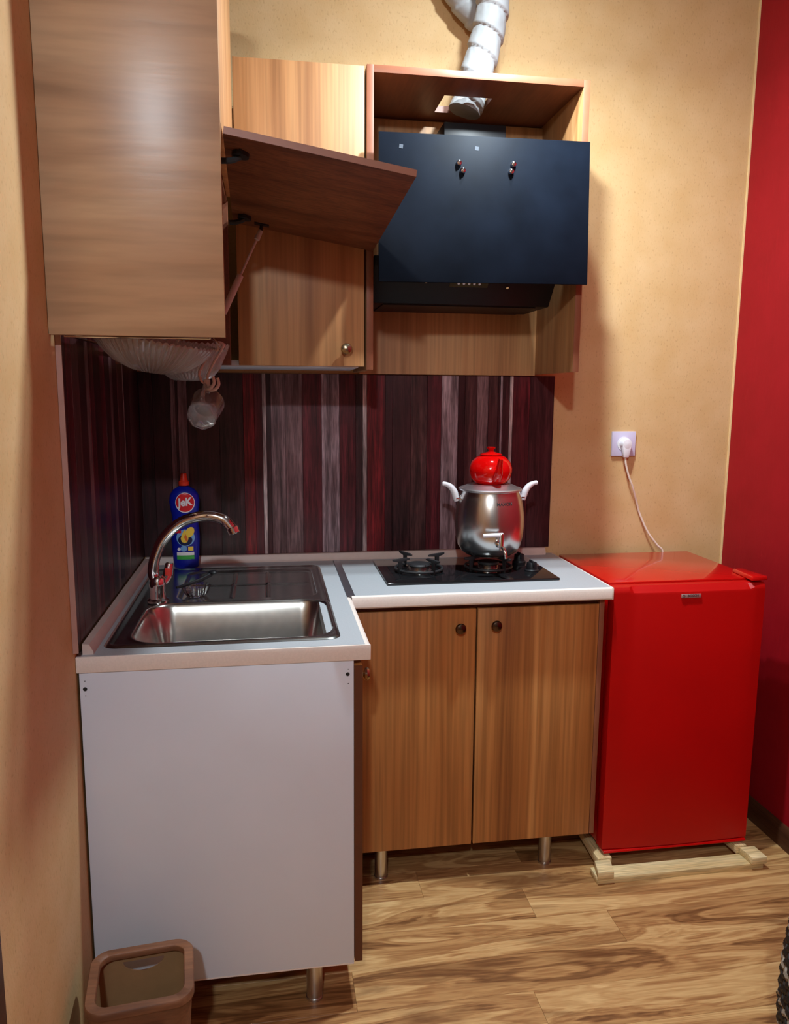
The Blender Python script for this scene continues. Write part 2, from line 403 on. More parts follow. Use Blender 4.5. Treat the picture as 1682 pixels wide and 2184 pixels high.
def text_verts(s, size, extrude=0.0003, bold=0.0):
    cu = bpy.data.curves.new('txt', 'FONT'); cu.body = s; cu.size = size; cu.extrude = extrude; cu.offset = bold
    cu.align_x = 'CENTER'; cu.align_y = 'CENTER'; cu.resolution_u = 3
    o = bpy.data.objects.new('txt', cu); COL.objects.link(o)
    dg = bpy.context.evaluated_depsgraph_get(); me = bpy.data.meshes.new_from_object(o.evaluated_get(dg))
    bm = bmesh.new(); bm.from_mesh(me)
    bpy.data.objects.remove(o); bpy.data.curves.remove(cu); bpy.data.meshes.remove(me)
    return bm

# ================================================================ room shell
XW = 1.966; YR = -4.6; ZC = 2.95
bm = nb(); box(bm, -0.1, XW+0.1, YR-0.1, 0.1, -0.1, -0.004); floor = struct('floor', bm, 'floor')
rowh = 0.125; seams = {4: 1.085, 3: 0.80, 7: 0.99}
for r in range(16):
    y1 = -0.03+0.0 - rowh*r; y0 = y1-rowh
    s = seams.get(r, 0.25+(r*0.437) % 1.15)
    cuts = [-0.001] + sorted(x for x in (s-1.25, s, s+1.25) if 0.05 < x < XW-0.05) + [XW-0.001]
    for a, b2 in zip(cuts[:-1], cuts[1:]):
        bm = nb(); box(bm, a+0.0002, b2-0.0002, y0+0.0002, y1-0.0002, -0.004, 0.0, 0.0004, 1)
        obj('floor_plank', bm, 'floor', floor)
bm = nb(); box(bm, -0.001, XW-0.001, -0.03, -0.001, -0.004, 0); obj('floor_plank', bm, 'floor', floor)
bm = nb(); box(bm, -0.1, XW+0.1, 0.0, 0.12, 0, ZC); struct('wall_back', bm, 'yellow')
bm = nb(); box(bm, -0.12, 0, YR, 0, 0, ZC); struct('wall_left', bm, 'yellow')
bm = nb(); box(bm, XW, XW+0.12, YR, 0, 0, ZC); struct('wall_right', bm, 'redwall')
bm = nb(); box(bm, -0.12, XW+0.12, YR-0.12, YR, 0, ZC); struct('wall_front', bm, 'rear')
bm = nb(); box(bm, -0.12, XW+0.12, YR-0.12, 0.12, ZC, ZC+0.1); struct('ceiling', bm, 'ceiling')
bm = nb(); prism_y(bm, [(XW, 0), (XW-0.016, 0), (XW-0.016, 0.055), (XW-0.006, 0.07), (XW, 0.07)], YR, -0.001); struct('baseboard_right', bm, 'skirting')
bm = nb(); box(bm, XW-0.0065, XW-0.0005, -0.003, -0.0002, 0.0, ZC); struct('trim_1', bm, 'trim')
bm = nb(); box(bm, 0.0005, 0.012, -1.50, -1.418, 0, 2.05, 0.004); struct('trim_2', bm, 'skirting')

# ================================================================ backsplash
def splash(root, horizontal, segs, z0, z1, fixed):
    for (a, b2, col) in segs:
        bm = nb(); g = 0.0004; th = 0.005+random.uniform(-0.0006, 0.0006)
        if horizontal: box(bm, a+g, b2-g, -0.003-th, -0.003, z0, z1, 0.0005, 1)
        else: box(bm, 0.003, 0.003+th, a+g, b2-g, z0, z1, 0.0005, 1)
        o = obj('plank', bm, 'splash', root, smooth=False); o.color = col
DK = srgb(52, 21, 25); DK2 = srgb(64, 34, 37); MR = srgb(96, 32, 40); RD = srgb(122, 28, 34); GY = srgb(168, 142, 148)
GB = srgb(128, 98, 100); LT = srgb(206, 184, 182); BR = srgb(88, 54, 54)
edges = [(0.009, DK), (0.048, DK), (0.100, GB), (0.115, DK2), (0.122, GB), (0.150, DK), (0.245, DK2), (0.318, RD), (0.352, MR),
         (0.376, LT), (0.388, DK2), (0.402, GB), (0.447, GB), (0.500, MR), (0.560, GY), (0.616, MR), (0.668, DK2), (0.690, LT), (0.704, RD),
         (0.762, DK), (0.786, DK2), (0.845, BR), (0.898, MR), (0.945, GY), (1.000, DK), (1.022, BR), (1.062, GB), (1.100, BR), (1.132, DK2), (1.140, GY),
         (1.148, DK2), (1.172, LT), (1.183, MR), (1.240, DK2), (1.323, None)]
r = thing('back_backsplash', 'dark red and grey weathered plank splashback behind the hob and red teapot', 'backsplash', (0.66, 0, 0.885))
bm = nb(); box(bm, 0.004, 1.323, -0.003, -0.0003, 0.884, 1.452); obj('backing_sheet', bm, 'splash_edge', r)
splash(r, True, [(edges[i][0], edges[i+1][0], edges[i][1]) for i in range(len(edges)-1)], 0.885, 1.4515, 0)
r = thing('left_backsplash', 'narrow dark plank splashback on the left wall beside the tap', 'backsplash', (0, -0.45, 0.885))
bm = nb(); box(bm, 0.0003, 0.003, -0.898, -0.009, 0.884, 1.535); obj('backing_sheet', bm, 'splash_edge', r)
cols = [DK2, MR, BR, DK, GB, MR, DK, MR, DK2, GB, DK, BR, LT, DK2, BR, DK]
ys = [-0.898, -0.862, -0.82, -0.76, -0.70, -0.665, -0.62, -0.55, -0.50, -0.44, -0.405, -0.34, -0.262, -0.255, -0.17, -0.09, -0.009]
splash(r, False, [(ys[i], ys[i+1], cols[i]) for i in range(16)], 0.885, 1.535, 0)
bm = nb(); box(bm, 0.0005, 0.011, -0.902, -0.8985, 0.875, 1.53); obj('edge_strip', bm, 'film', r)

# ================================================================ worktops
HT = 0.862; TB = 0.828
def slab_frame(bm, x0, x1, y0, y1, hx0, hx1, hy0, hy1):
    box(bm, x0, hx0, y0, y1, TB, HT); box(bm, hx1, x1, y0, y1, TB, HT)
    box(bm, hx0, hx1, y0, hy0, TB, HT); box(bm, hx0, hx1, hy1, y1, TB, HT)
wt = thing('worktop', 'white worktop with the inset steel sink, on the white panelled unit', 'worktop', (0.3, -0.45, TB))
bm = nb(); slab_frame(bm, 0.002, 0.591, -0.882, -0.002, 0.075, 0.515, -0.825, -0.125); obj('worktop_board', bm, 'worktop', wt)
bm = nb(); box(bm, 0.0005, 0.603, -0.887, -0.882, TB, HT, 0.0015); obj('front_edging', bm, 'worktop_edge', wt)
bm = nb(); prism_y(bm, [(0.591, TB), (0.600, TB), (0.603, TB+0.004), (0.603, HT-0.006), (0.5975, HT-0.0005), (0.591, HT)], -0.882, -0.4905); obj('side_edging', bm, 'worktop_edge', wt)
wr = thing('worktop', 'white worktop carrying the black hob, on the two door unit', 'worktop', (0.97, -0.25, TB))
bm = nb(); box(bm, 0.6135, 1.333, -0.480, -0.002, TB, HT); obj('worktop_board', bm, 'worktop', wr)
bm = nb(); prism_x(bm, [(-0.480, TB), (-0.487, TB), (-0.490, TB+0.004), (-0.490, HT-0.010), (-0.487, HT-0.003), (-0.480, HT)], 0.6045, 1.333); obj('front_edging', bm, 'worktop_edge', wr)
bm = nb(); box(bm, 1.333, 1.3385, -0.489, -0.002, TB, HT, 0.0015); obj('side_edging', bm, 'worktop_edge', wr)
bm = nb(); box(bm, 0.5925, 0.6130, -0.480, -0.022, HT-0.006, HT+0.0008); obj('joint_strip', bm, 'aluminium', wr)
bm = nb(); prism_x(bm, [(-0.0085, HT), (-0.030, HT), (-0.030, HT+0.006), (-0.022, HT+0.022), (-0.0085, HT+0.0225)], 0.012, 1.305)
tag(obj('worktop_upstand', bm, 'upstand'), 'long beige upstand strip along the back edge behind hob and bottle', 'upstand')
bm = nb(); prism_y(bm, [(0.0115, HT), (0.033, HT), (0.033, HT+0.006), (0.025, HT+0.0215), (0.0115, HT+0.0225)], -0.872, -0.034)
tag(obj('worktop_upstand', bm, 'upstand'), 'beige upstand strip along the left wall beside the sink', 'upstand')

# ================================================================ sink
def smst(a, b, x):
    t = min(1, max(0, (x-a)/(b-a))); return t*t*(3-2*t)
def rrd(x, y, x0, x1, y0, y1, r):
    cx, cy = (x0+x1)/2, (y0+y1)/2; hx, hy = (x1-x0)/2-r, (y1-y0)/2-r
    dx, dy = abs(x-cx)-hx, abs(y-cy)-hy
    return math.hypot(max(dx, 0), max(dy, 0)) + min(max(dx, dy), 0) - r
SX0, SX1, SY0, SY1 = 0.042, 0.544, -0.842, -0.098
def sink_h(x, y):
    z = HT + 0.0005
    d = rrd(x, y, SX0, SX1, SY0, SY1, 0.03)
    z += 0.004*smst(-0.0005, -0.007, d) if d < 0 else 0
    z -= 0.003*smst(-0.010, -0.022, d)
    db = rrd(x, y, 0.092, 0.532, -0.818, -0.505, 0.065)
    z += 0.0018*(smst(0.014, 0.004, db))
    z -= 0.150*smst(0.004, -0.05, db)
    dd = rrd(x, y, 0.150, 0.520, -0.470, -0.135, 0.04)
    z -= 0.006*smst(0.0, -0.015, dd)
    if dd < -0.012:
        for (kind, c) in (('x', 0.292), ('x', 0.386), ('y', -0.305)):
            q = (x-c) if kind == 'x' else (y-c)
            z += 0.004*math.exp(-(q/0.0035)**2)*smst(-0.012, -0.03, dd)
    return z
sk = thing('kitchen_sink', 'inset stainless steel sink with square bowl and ridged drainer', 'sink', (0.29, -0.47, HT))
bm = nb(); NX, NY = 150, 220
gv = []
for j in range(NY+1):
    row = []
    for i in range(NX+1):
        x = SX0+(SX1-SX0)*i/NX; y = SY0+(SY1-SY0)*j/NY
        # pull corner points onto the rounded outline
        cx, cy = (SX0+SX1)/2, (SY0+SY1)/2; R = 0.03
        ix = max(abs(x-cx)-((SX1-SX0)/2-R), 0); iy = max(abs(y-cy)-((SY1-SY0)/2-R), 0)
        if ix > 0 and iy > 0:
            l = math.hypot(ix, iy); m2 = max(ix, iy); f = m2/l
            x = cx+math.copysign((SX1-SX0)/2-R+ix*f, x-cx); y = cy+math.copysign((SY1-SY0)/2-R+iy*f, y-cy)
        row.append(bm.verts.new((x, y, sink_h(x, y))))
    gv.append(row)
for j in range(NY):
    for i in range(NX): bm.faces.new((gv[j][i], gv[j][i+1], gv[j+1][i+1], gv[j+1][i]))
obj('sink_bowl', bm, 'steel', sk, ang=80)
bm = nb(); lathe(bm, [(0.0, 0.004), (0.02, 0.0035), (0.034, 0.003), (0.038, 0.001), (0.038, -0.002), (0, -0.002)], (0.31, -0.66, HT-0.1505+0.004), 32); obj('drain_strainer', bm, 'chrome', sk)

# ---- tap
t = thing('tap', 'chrome tap with a tall curved spout at the sink corner', 'tap', (0.108, -0.482, HT))
bm = nb(); lathe(bm, [(0, 0), (0.027, 0), (0.027, 0.006), (0.021, 0.010), (0.019, 0.030), (0.021, 0.045), (0.018, 0.062), (0.012, 0.068), (0, 0.069)], (0.110, -0.482, HT+0.0035), 32); obj('tap_body', bm, 'chrome', t)
bm = nb(); tube(bm, [(0.105, -0.482, 0.915), (0.100, -0.482, 0.945), (0.108, -0.482, 0.985), (0.130, -0.482, 1.030), (0.174, -0.484, 1.070), (0.232, -0.488, 1.085), (0.276, -0.492, 1.077), (0.300, -0.496, 1.052)], 0.0135, 20)
obj('spout', bm, 'chrome', t)
bm = nb(); cyl(bm, (0.299, -0.496, 1.057), (0.306, -0.4975, 1.040), 0.0155, 0.015, 20, 0.002); obj('spout_nozzle', bm, 'chrome', t)
bm = nb(); cyl(bm, (0.117, -0.475, 0.905), (0.132, -0.452, 0.925), 0.010, 0.013, 18, 0.002); cyl(bm, (0.132, -0.452, 0.925), (0.137, -0.444, 0.958), 0.0135, 0.011, 18, 0.003)
h = obj('tap_handle', bm, 'chrome', t)
bm = nb(); box(bm, 0.126, 0.142, -0.466, -0.4605, 0.926, 0.948, 0.002); obj('red_mark', bm, 'red_mark', h)

# ---- glass dish and black handled utensil by the tap
SD = HT-0.0075
bm = nb()
fl = lambda a, q, z: (q*(1+0.05*math.cos(14*a)), 0)
lathe(bm, [(0.0, 0.0), (0.022, 0.0), (0.030, 0.010), (0.038, 0.030), (0.0365, 0.030), (0.028, 0.011), (0.020, 0.004), (0, 0.004)], (0.197, -0.405, SD+0.0025), 84, flute=fl)
tag(obj('glass_bowl', bm, 'glass'), 'tiny ribbed clear glass bowl standing on the drainer by the tap', 'bowl')
t = thing('spoon', 'black spoon lying across the tiny glass bowl by the tap', 'spoon', (0.19, -0.40, SD+0.035))
bm = nb(); tube(bm, [(0.150, -0.43, SD+0.033), (0.175, -0.414, SD+0.0365), (0.205, -0.392, SD+0.042), (0.235, -0.366, SD+0.052)], (0.0035, 0.006), 10); obj('spoon_handle', bm, 'black', t)
bm = nb(); lathe(bm, [(0, -0.004), (0.010, -0.003), (0.013, 0.001), (0.010, 0.005), (0, 0.007)], (0.239, -0.3625, SD+0.055), 20); obj('spoon_end', bm, 'black', t)

# ================================================================ sink base unit (left)
t = thing('sink_base_cabinet', 'white sided base unit under the sink beside the brown bin', 'cabinet', (0.3, -0.45, 0))
bm = nb(); box(bm, 0.0052, 0.5665, -0.8835, -0.8675, 0.108, 0.8275, 0.0006); pn = obj('end_panel', bm, 'white_board', t)
for (px, pz, rr) in ((0.0155, 0.793, 0.0042), (0.5535, 0.797, 0.0042), (0.5545, 0.808, 0.001), (0.0160, 0.81, 0.001), (0.5545, 0.776, 0.001), (0.0160, 0.779, 0.001)):
    bm = nb(); cyl(bm, (px, -0.8842, pz), (px, -0.8832, pz), rr, n=16); obj('screw_hole', bm, 'hole', pn)
bm = nb(); box(bm, 0.0052, 0.5665, -0.8837, -0.8675, 0.104, 0.1078, 0.0006); obj('bottom_edging', bm, 'worktop_edge', t)
bm = nb(); box(bm, 0.006, 0.565, -0.867, -0.02, 0.110, 0.126); obj('bottom_panel', bm, 'carcass', t)
bm = nb(); box(bm, 0.006, 0.565, -0.024, -0.01, 0.126, 0.66); obj('back_panel', bm, 'carcass', t)
bm = nb(); box(bm, 0.568, 0.586, -0.8815, -0.462, 0.110, 0.815, 0.0008); dr = obj('door', bm, 'wood_door', t)
KN = [(0, 0), (0.007, 0.0), (0.0055, 0.006), (0.006, 0.010), (0.0135, 0.014), (0.0155, 0.019), (0.013, 0.024), (0.007, 0.0265), (0, 0.027)]
mx = Matrix.Rotation(PI/2, 3, 'Y'); my = Matrix.Rotation(PI/2, 3, 'X')
bm = nb(); box(bm, 0.568, 0.586, -0.8825, -0.8817, 0.110, 0.815); obj('door_edging', bm, 'dark_edge', dr)
bm = nb(); lathe(bm, KN, (0.586, -0.80, 0.764), 24, mat=mx); obj('knob', bm, 'brass', dr)
def leg(root, x, y, top):
    bm = nb(); cyl(bm, (x, y, 0.006), (x, y, top), 0.0185, n=28); cyl(bm, (x, y, 0.0), (x, y, 0.006), 0.020, n=28)
    cyl(bm, (x, y, top-0.004), (x, y, top), 0.026, n=28)
    obj('leg', bm, 'leg_metal', root)
leg(t, 0.478, -0.845, 0.110); leg(t, 0.06, -0.80, 0.110); leg(t, 0.52, -0.10, 0.110); leg(t, 0.06, -0.10, 0.110)

# ================================================================ two door base unit (right)
t = thing('base_cabinet', 'two door walnut base unit under the hob beside the red fridge', 'cabinet', (0.97, -0.24, 0))
bm = nb(); box(bm, 0.600, 0.9515, -0.4607, -0.4435, 0.108, 0.809, 0.0008); d1 = obj('door', bm, 'wood_door', t)
bm = nb(); box(bm, 0.9570, 1.3095, -0.4607, -0.4435, 0.108, 0.809, 0.0008); d2 = obj('door', bm, 'wood_door', t)
for d, kx, kz in ((d1, 0.904, 0.7585), (d2, 1.0055, 0.7625)):
    bm = nb(); lathe(bm, KN, (kx, -0.4607, kz), 24, mat=my); obj('knob', bm, 'dark_knob', d)
bm = nb(); box(bm, 1.3110, 1.3255, -0.4605, -0.02, 0.108, 0.8275, 0.0008); obj('side_panel', bm, 'edge', t)
bm = nb(); box(bm, 0.600, 0.616, -0.442, -0.02, 0.108, 0.8275); obj('side_panel', bm, 'carcass', t)
bm = nb(); box(bm, 0.616, 1.311, -0.442, -0.02, 0.109, 0.125); obj('bottom_panel', bm, 'carcass', t)
bm = nb(); box(bm, 0.616, 1.311, -0.440, -0.424, 0.75, 0.8275); obj('top_rail', bm, 'carcass', t)
bm = nb(); box(bm, 0.616, 1.311, -0.024, -0.012, 0.125, 0.8275); obj('back_panel', bm, 'carcass', t)
leg(t, 0.6955, -0.414, 0.109); leg(t, 1.1934, -0.414, 0.109); leg(t, 0.6955, -0.08, 0.109); leg(t, 1.27, -0.08, 0.109)

# ================================================================ hob
t = thing('gas_hob', 'black glass two burner gas hob set in the white worktop', 'hob', (0.967, -0.232, HT))
bm = nb(); box(bm, 0.715, 1.220, -0.385, -0.080, HT+0.0005, HT+0.0075, 0.0025); obj('glass_plate', bm, 'black_glass', t)
HZ = HT+0.0075
def burner(cx, cy):
    bm = nb(); lathe(bm, [(0, 0), (0.038, 0), (0.038, 0.003), (0.031, 0.005), (0.031, 0.015), (0, 0.015)], (cx, cy, HZ), 40); b = obj('burner', bm, 'steel', t)
    bm = nb(); lathe(bm, [(0.0, 0.0155), (0.031, 0.0155), (0.033, 0.018), (0.030, 0.0225), (0, 0.0235)], (cx, cy, HZ), 40); obj('burner_cap', bm, 'iron', b)
    bm = nb()
    rs = []
    for i in range(48):
        a = 2*PI*i/48
        rs.append([Vector((cx+(0.070+0.004*math.cos(q))*math.cos(a), cy+(0.070+0.004*math.cos(q))*math.sin(a), HZ+0.008+0.004*math.sin(q))) for q in [2*PI*k/8 for k in range(8)]])
    rings(bm, rs, closed=True)
    ps = obj('pan_support', bm, 'iron', t)
    for k in range(4):
        a = PI/4*0.6 + k*PI/2
        bm = nb()
        poly = [(0.066, 0.0), (0.074, 0.0), (0.076, 0.034), (0.096, 0.039), (0.097, 0.0445), (0.045, 0.0445), (0.036, 0.0415), (0.036, 0.038), (0.062, 0.035)]
        prism_y(bm, poly, -0.003, 0.003, 0.0008)
        bmesh.ops.transform(bm, matrix=Matrix.Translation((cx, cy, HZ)) @ Matrix.Rotation(a, 4, 'Z'), verts=bm.verts)
        obj('support_arm', bm, 'iron', ps)
burner(0.832, -0.238); burner(1.047, -0.236)
for ky in (-0.165, -0.285):
    bm = nb(); lathe(bm, [(0, 0), (0.021, 0), (0.021, 0.003), (0.017, 0.006), (0.0155, 0.024), (0.014, 0.026), (0, 0.026)], (1.168, ky, HZ), 28)
    box(bm, 1.1645, 1.1715, ky-0.017, ky+0.017, HZ+0.012, HZ+0.031, 0.002); obj('knob', bm, 'black', t)

# ================================================================ kettle pot and red teapot
PX, PY, PZ = 1.047, -0.236, HZ+0.0448
t = thing('kettle_pot', 'satin steel kettle pot with a drain tap on the right burner', 'kettle', (PX, PY, PZ))
prof = [(0, 0), (0.060, 0), (0.068, 0.002), (0.083, 0.012), (0.094, 0.030), (0.101, 0.058), (0.104, 0.091), (0.1035, 0.120), (0.099, 0.153), (0.093, 0.178), (0.0885, 0.1920), (0.0885, 0.1945), (0, 0.1945)]
bm = nb(); lathe(bm, prof, (PX, PY, PZ), 72); pot = obj('pot_body', bm, 'pot_steel', t, ang=50)
bm = nb(); lathe(bm, [(0, 0.1950), (0.091, 0.1950), (0.0945, 0.1975), (0.0945, 0.2005), (0.091, 0.203), (0.084, 0.2045), (0.070, 0.211), (0.058, 0.2145), (0, 0.2145)], (PX, PY, PZ), 72); obj('pot_rim', bm, 'rim_steel', t)
for s in (-1, 1):
    bm = nb()
    for dy in (-0.006, 0.006): cyl(bm, (PX+s*0.092, PY+dy, PZ+0.170), (PX+s*0.106, PY+dy, PZ+0.172), 0.004, n=12)
    box(bm, min(PX+s*0.086, PX+s*0.094), max(PX+s*0.086, PX+s*0.094), PY-0.012, PY+0.012, PZ+0.157, PZ+0.182, 0.002)
    hb = obj('handle_bracket', bm, 'chrome', t)
    bm = nb(); tube(bm, [(PX+s*0.102, PY, PZ+0.164), (PX+s*0.106, PY, PZ+0.178), (PX+s*0.110, PY, PZ+0.191), (PX+s*0.121, PY, PZ+0.206), (PX+s*0.135, PY, PZ+0.214), (PX+s*0.147, PY, PZ+0.216)], 0.009, 14,
                    rfun=lambda tt, a, r: r*(0.75+0.35*math.sin(PI*min(1, tt*1.1+0.12))) if tt < 0.97 else r*0.55)
    obj('handle_grip', bm, 'white_plastic', hb)
bm = nb(); cyl(bm, (PX, PY-0.097, PZ+0.050), (PX, PY-0.128, PZ+0.048), 0.006, n=16); cyl(bm, (PX, PY-0.101, PZ+0.050), (PX, PY-0.106, PZ+0.050), 0.011, n=18)
cyl(bm, (PX, PY-0.128, PZ+0.085), (PX, PY-0.128, PZ+0.036), 0.0075, 0.006, 16, 0.001); tube(bm, [(PX, PY-0.126, PZ+0.046), (PX+0.004, PY-0.138, PZ+0.042), (PX+0.008, PY-0.146, PZ+0.028), (PX+0.009, PY-0.147, PZ+0.016)], (0.006, 0.0045), 12)
sp = obj('drain_tap', bm, 'chrome', t)
bm = nb(); cyl(bm, (PX+0.006, PY-0.128, PZ+0.081), (PX-0.055, PY-0.128, PZ+0.080), 0.0062, 0.0058, 14, 0.002); obj('tap_lever', bm, 'white_plastic', sp)
bm = text_verts('MAXON', 0.0135, 0.0002, 0.0002)
for v in bm.verts:
    a = -PI/2 + 0.19 + v.co.x/0.0965; rr = 0.0972 - v.co.y*0.16 + v.co.z + 0.0006
    zz = 0.164+v.co.y
    # radius of the pot at this height
    pr = [p for p in prof if p[1] > 0.1]
    for q0, q1 in zip(pr[:-1], pr[1:]):
        if q0[1] <= zz <= q1[1]: rr = q0[0]+(q1[0]-q0[0])*(zz-q0[1])/max(1e-6, q1[1]-q0[1]) + 0.0005 + v.co.z
    v.co = Vector((PX+rr*math.cos(a), PY+rr*math.sin(a), PZ+zz))
obj('lettering', bm, 'print', t, smooth=False)
TX, TY, TZ = PX, PY, PZ+0.2148
t = thing('teapot', 'small round red ceramic teapot sitting on the steel pot', 'teapot', (TX, TY, TZ))
bm = nb(); lathe(bm, [(0, 0), (0.040, 0), (0.046, 0.002), (0.058, 0.016), (0.0640, 0.036), (0.0635, 0.048), (0.057, 0.066), (0.044, 0.079), (0.031, 0.0845), (0, 0.085)], (TX, TY, TZ), 56); obj('teapot_body', bm, 'red_ceramic', t, ang=60)
bm = nb(); lathe(bm, [(0, 0.0852), (0.033, 0.0852), (0.034, 0.087), (0.028, 0.0905), (0.013, 0.094), (0.008, 0.097), (0.008, 0.100), (0.0125, 0.105), (0.013, 0.1085), (0.010, 0.110), (0, 0.1105)], (TX, TY, TZ), 40); obj('lid', bm, 'red_ceramic', t, ang=50)
bm = nb(); tube(bm, [(TX+0.003, TY-0.054, TZ+0.022), (TX+0.003, TY-0.074, TZ+0.040), (TX+0.003, TY-0.082, TZ+0.060), (TX+0.003, TY-0.092, TZ+0.082)], (0.015, 0.006), 18); obj('spout', bm, 'red_ceramic', t)
bm = nb(); tube(bm, [(TX-0.002, TY+0.052, TZ+0.068), (TX-0.002, TY+0.088, TZ+0.070), (TX-0.002, TY+0.092, TZ+0.040), (TX-0.002, TY+0.056, TZ+0.022)], 0.006, 12); obj('handle', bm, 'red_ceramic', t)

# ================================================================ washing-up bottle
BX, BY, BZ = 0.139, -0.066, HT
bt = thing('detergent_bottle', 'blue washing-up liquid bottle with orange red cap behind the tap', 'bottle', (BX, BY, BZ))
BP = [(0, 0.034), (0.004, 0.037), (0.03, 0.039), (0.09, 0.0425), (0.125, 0.041), (0.145, 0.0375), (0.160, 0.0375), (0.185, 0.043), (0.205, 0.045), (0.225, 0.042), (0.240, 0.032), (0.248, 0.018), (0.252, 0.0125)]
def bw(z):
    for (z0, a0), (z1, a1) in zip(BP[:-1], BP[1:]):
        if z0 <= z <= z1: return a0+(a1-a0)*(z-z0)/(z1-z0)
    return BP[-1][1]
def bdepth(a): return min(0.0245, a*0.62)
bm = nb(); rs = []
for z, _ in BP:
    a = bw(z); b2 = bdepth(a)
    rs.append([Vector((BX+a*math.copysign(abs(math.cos(q))**0.85, math.cos(q)), BY+b2*math.copysign(abs(math.sin(q))**0.85, math.sin(q)), BZ+z)) for q in [2*PI*k/48 for k in range(48)]])
rings(bm, rs); obj('bottle_body', bm, 'blue_plastic', bt, ang=60)
bm = nb(); lathe(bm, [(0, 0.2525), (0.0155, 0.2525), (0.0155, 0.263), (0.012, 0.267), (0.0095, 0.283), (0.008, 0.289), (0, 0.290)], (BX, BY, BZ), 28); obj('cap', bm, 'cap', bt)
def decal(name, pts, mat, lift=0.0006, par=None):
    """flat print laid on the bottle front; pts = outline in (u, z), fanned from its centre"""
    cu = sum(p[0] for p in pts)/len(pts); cz = sum(p[1] for p in pts)/len(pts)
    bm = nb()
    def on(u, z):
        a = bw(z); b2 = bdepth(a); q = max(0.0, 1-abs(min(1, abs(u)/a))**(2/0.85))
        return Vector((BX+u, BY-b2*q**(0.85/2)-lift, BZ+z))
    N = 5; prev = None; c = bm.verts.new(on(cu, cz))
    for k in range(1, N+1):
        f = k/N; ring = [bm.verts.new(on(cu+(p[0]-cu)*f, cz+(p[1]-cz)*f)) for p in pts]
        for i in range(len(ring)):
            j = (i+1) % len(ring)
            if prev is None: bm.faces.new((c, ring[i], ring[j]))
            else: bm.faces.new((prev[i], ring[i], ring[j], prev[j]))
        prev = ring
    return obj(name, bm, mat, par or bt, smooth=False)
def disc(cu, cz, a, b2, n=24, rot=0): return [(cu+a*math.cos(2*PI*i/n)*math.cos(rot)-b2*math.sin(2*PI*i/n)*math.sin(rot), cz+a*math.cos(2*PI*i/n)*math.sin(rot)+b2*math.sin(2*PI*i/n)*math.cos(rot)) for i in range(n)]
def rect(u0, u1, z0, z1, n=4):
    return [(u0+(u1-u0)*i/n, z0) for i in range(n)]+[(u1, z0+(z1-z0)*i/n) for i in range(n)]+[(u1-(u1-u0)*i/n, z1) for i in range(n)]+[(u0, z1-(z1-z0)*i/n) for i in range(n)]
decal('logo_ring', disc(0.004, 0.202, 0.0285, 0.0305), 'label_white', 0.0004)
decal('logo_disc', disc(0.004, 0.203, 0.0265, 0.0285), 'label_red', 0.0007)
bm = text_verts('JeK', 0.030, 0.0001, 0.0012)
for v in bm.verts:
    u, z = 0.004+v.co.x*0.95, 0.2035+v.co.y*1.1+v.co.x*0.1; a = bw(z); q = max(0.0, 1-min(1, abs(u)/a)**(2/0.85))
    v.co = Vector((BX+u, BY-bdepth(a)*q**(0.85/2)-0.0013+v.co.z, BZ+z))
obj('logo_lettering', bm, 'label_white', bt, smooth=False)
decal('picture_cloud', disc(0.002, 0.095, 0.027, 0.026), 'label_sky', 0.0004)
decal('picture_ring', disc(0.001, 0.088, 0.021, 0.017), 'label_navy', 0.0007)
decal('picture_splash', disc(0.015, 0.112, 0.012, 0.017, rot=-0.5), 'label_yellow', 0.0010)
decal('picture_drop', [(0.000, 0.121), (0.009, 0.104), (0.011, 0.092), (0.007, 0.082), (-0.001, 0.079), (-0.009, 0.083), (-0.012, 0.093), (-0.008, 0.106)], 'label_yellow', 0.0013)
decal('picture_drop_core', [(0.002, 0.108), (0.008, 0.096), (0.009, 0.088), (0.006, 0.082), (0.002, 0.088), (-0.002, 0.097)], 'label_orange', 0.0016)
decal('red_flash', rect(-0.030, -0.010, 0.110, 0.118), 'label_red', 0.0016)
decal('small_disc', disc(-0.018, 0.060, 0.005, 0.005, 14), 'label_white', 0.0005)
decal('blue_disc', disc(-0.004, 0.062, 0.010, 0.009, 16), 'label_sky', 0.0005)
decal('yellow_patch', rect(0.009, 0.024, 0.055, 0.068), 'label_yellow', 0.0005)
decal('white_band', rect(-0.025, 0.026, 0.041, 0.051), 'label_white', 0.0005)
decal('green_band', rect(-0.025, 0.026, 0.028, 0.041), 'label_green', 0.0005)

# ================================================================ upper left cabinet with open flap
UX = 0.317; UY0, UY1 = -0.944, -0.345; UZ0, UZ1 = 1.497, 2.43; ZM = 1.876
t = thing('corner_wall_cabinet', 'tall wall cabinet on the left wall with its flap raised', 'cabinet', (0.16, -0.64, UZ0))
bm = nb(); box(bm, 0.0008, UX, UY0, UY0+0.018, UZ0, UZ1, 0.0008); obj('end_panel', bm, 'wood_h', t)
bm = nb(); box(bm, 0.0008, 0.298, UY1-0.002, UY1+0.014, 1.465, UZ1); fp = obj('side_panel', bm, 'carcass', t)
bm = nb(); box(bm, 0.2982, 0.3005, UY1-0.002, UY1+0.014, 1.465, 1.88); obj('front_edging', bm, 'edge', fp)
bm = nb(); box(bm, 0.0008, 0.298, UY0+0.018, UY1-0.002, UZ1-0.016, UZ1); obj('top_panel', bm, 'carcass', t)
bm = nb(); box(bm, 0.0008, 0.298, UY0+0.018, UY1-0.002, ZM-0.002, ZM+0.014); obj('middle_shelf', bm, 'carcass', t)
bm = nb(); box(bm, 0.299, 0.317, UY0+0.0185, UY1+0.0005, ZM+0.012, UZ1-0.002, 0.0008); obj('upper_door', bm, 'wood_v', t)
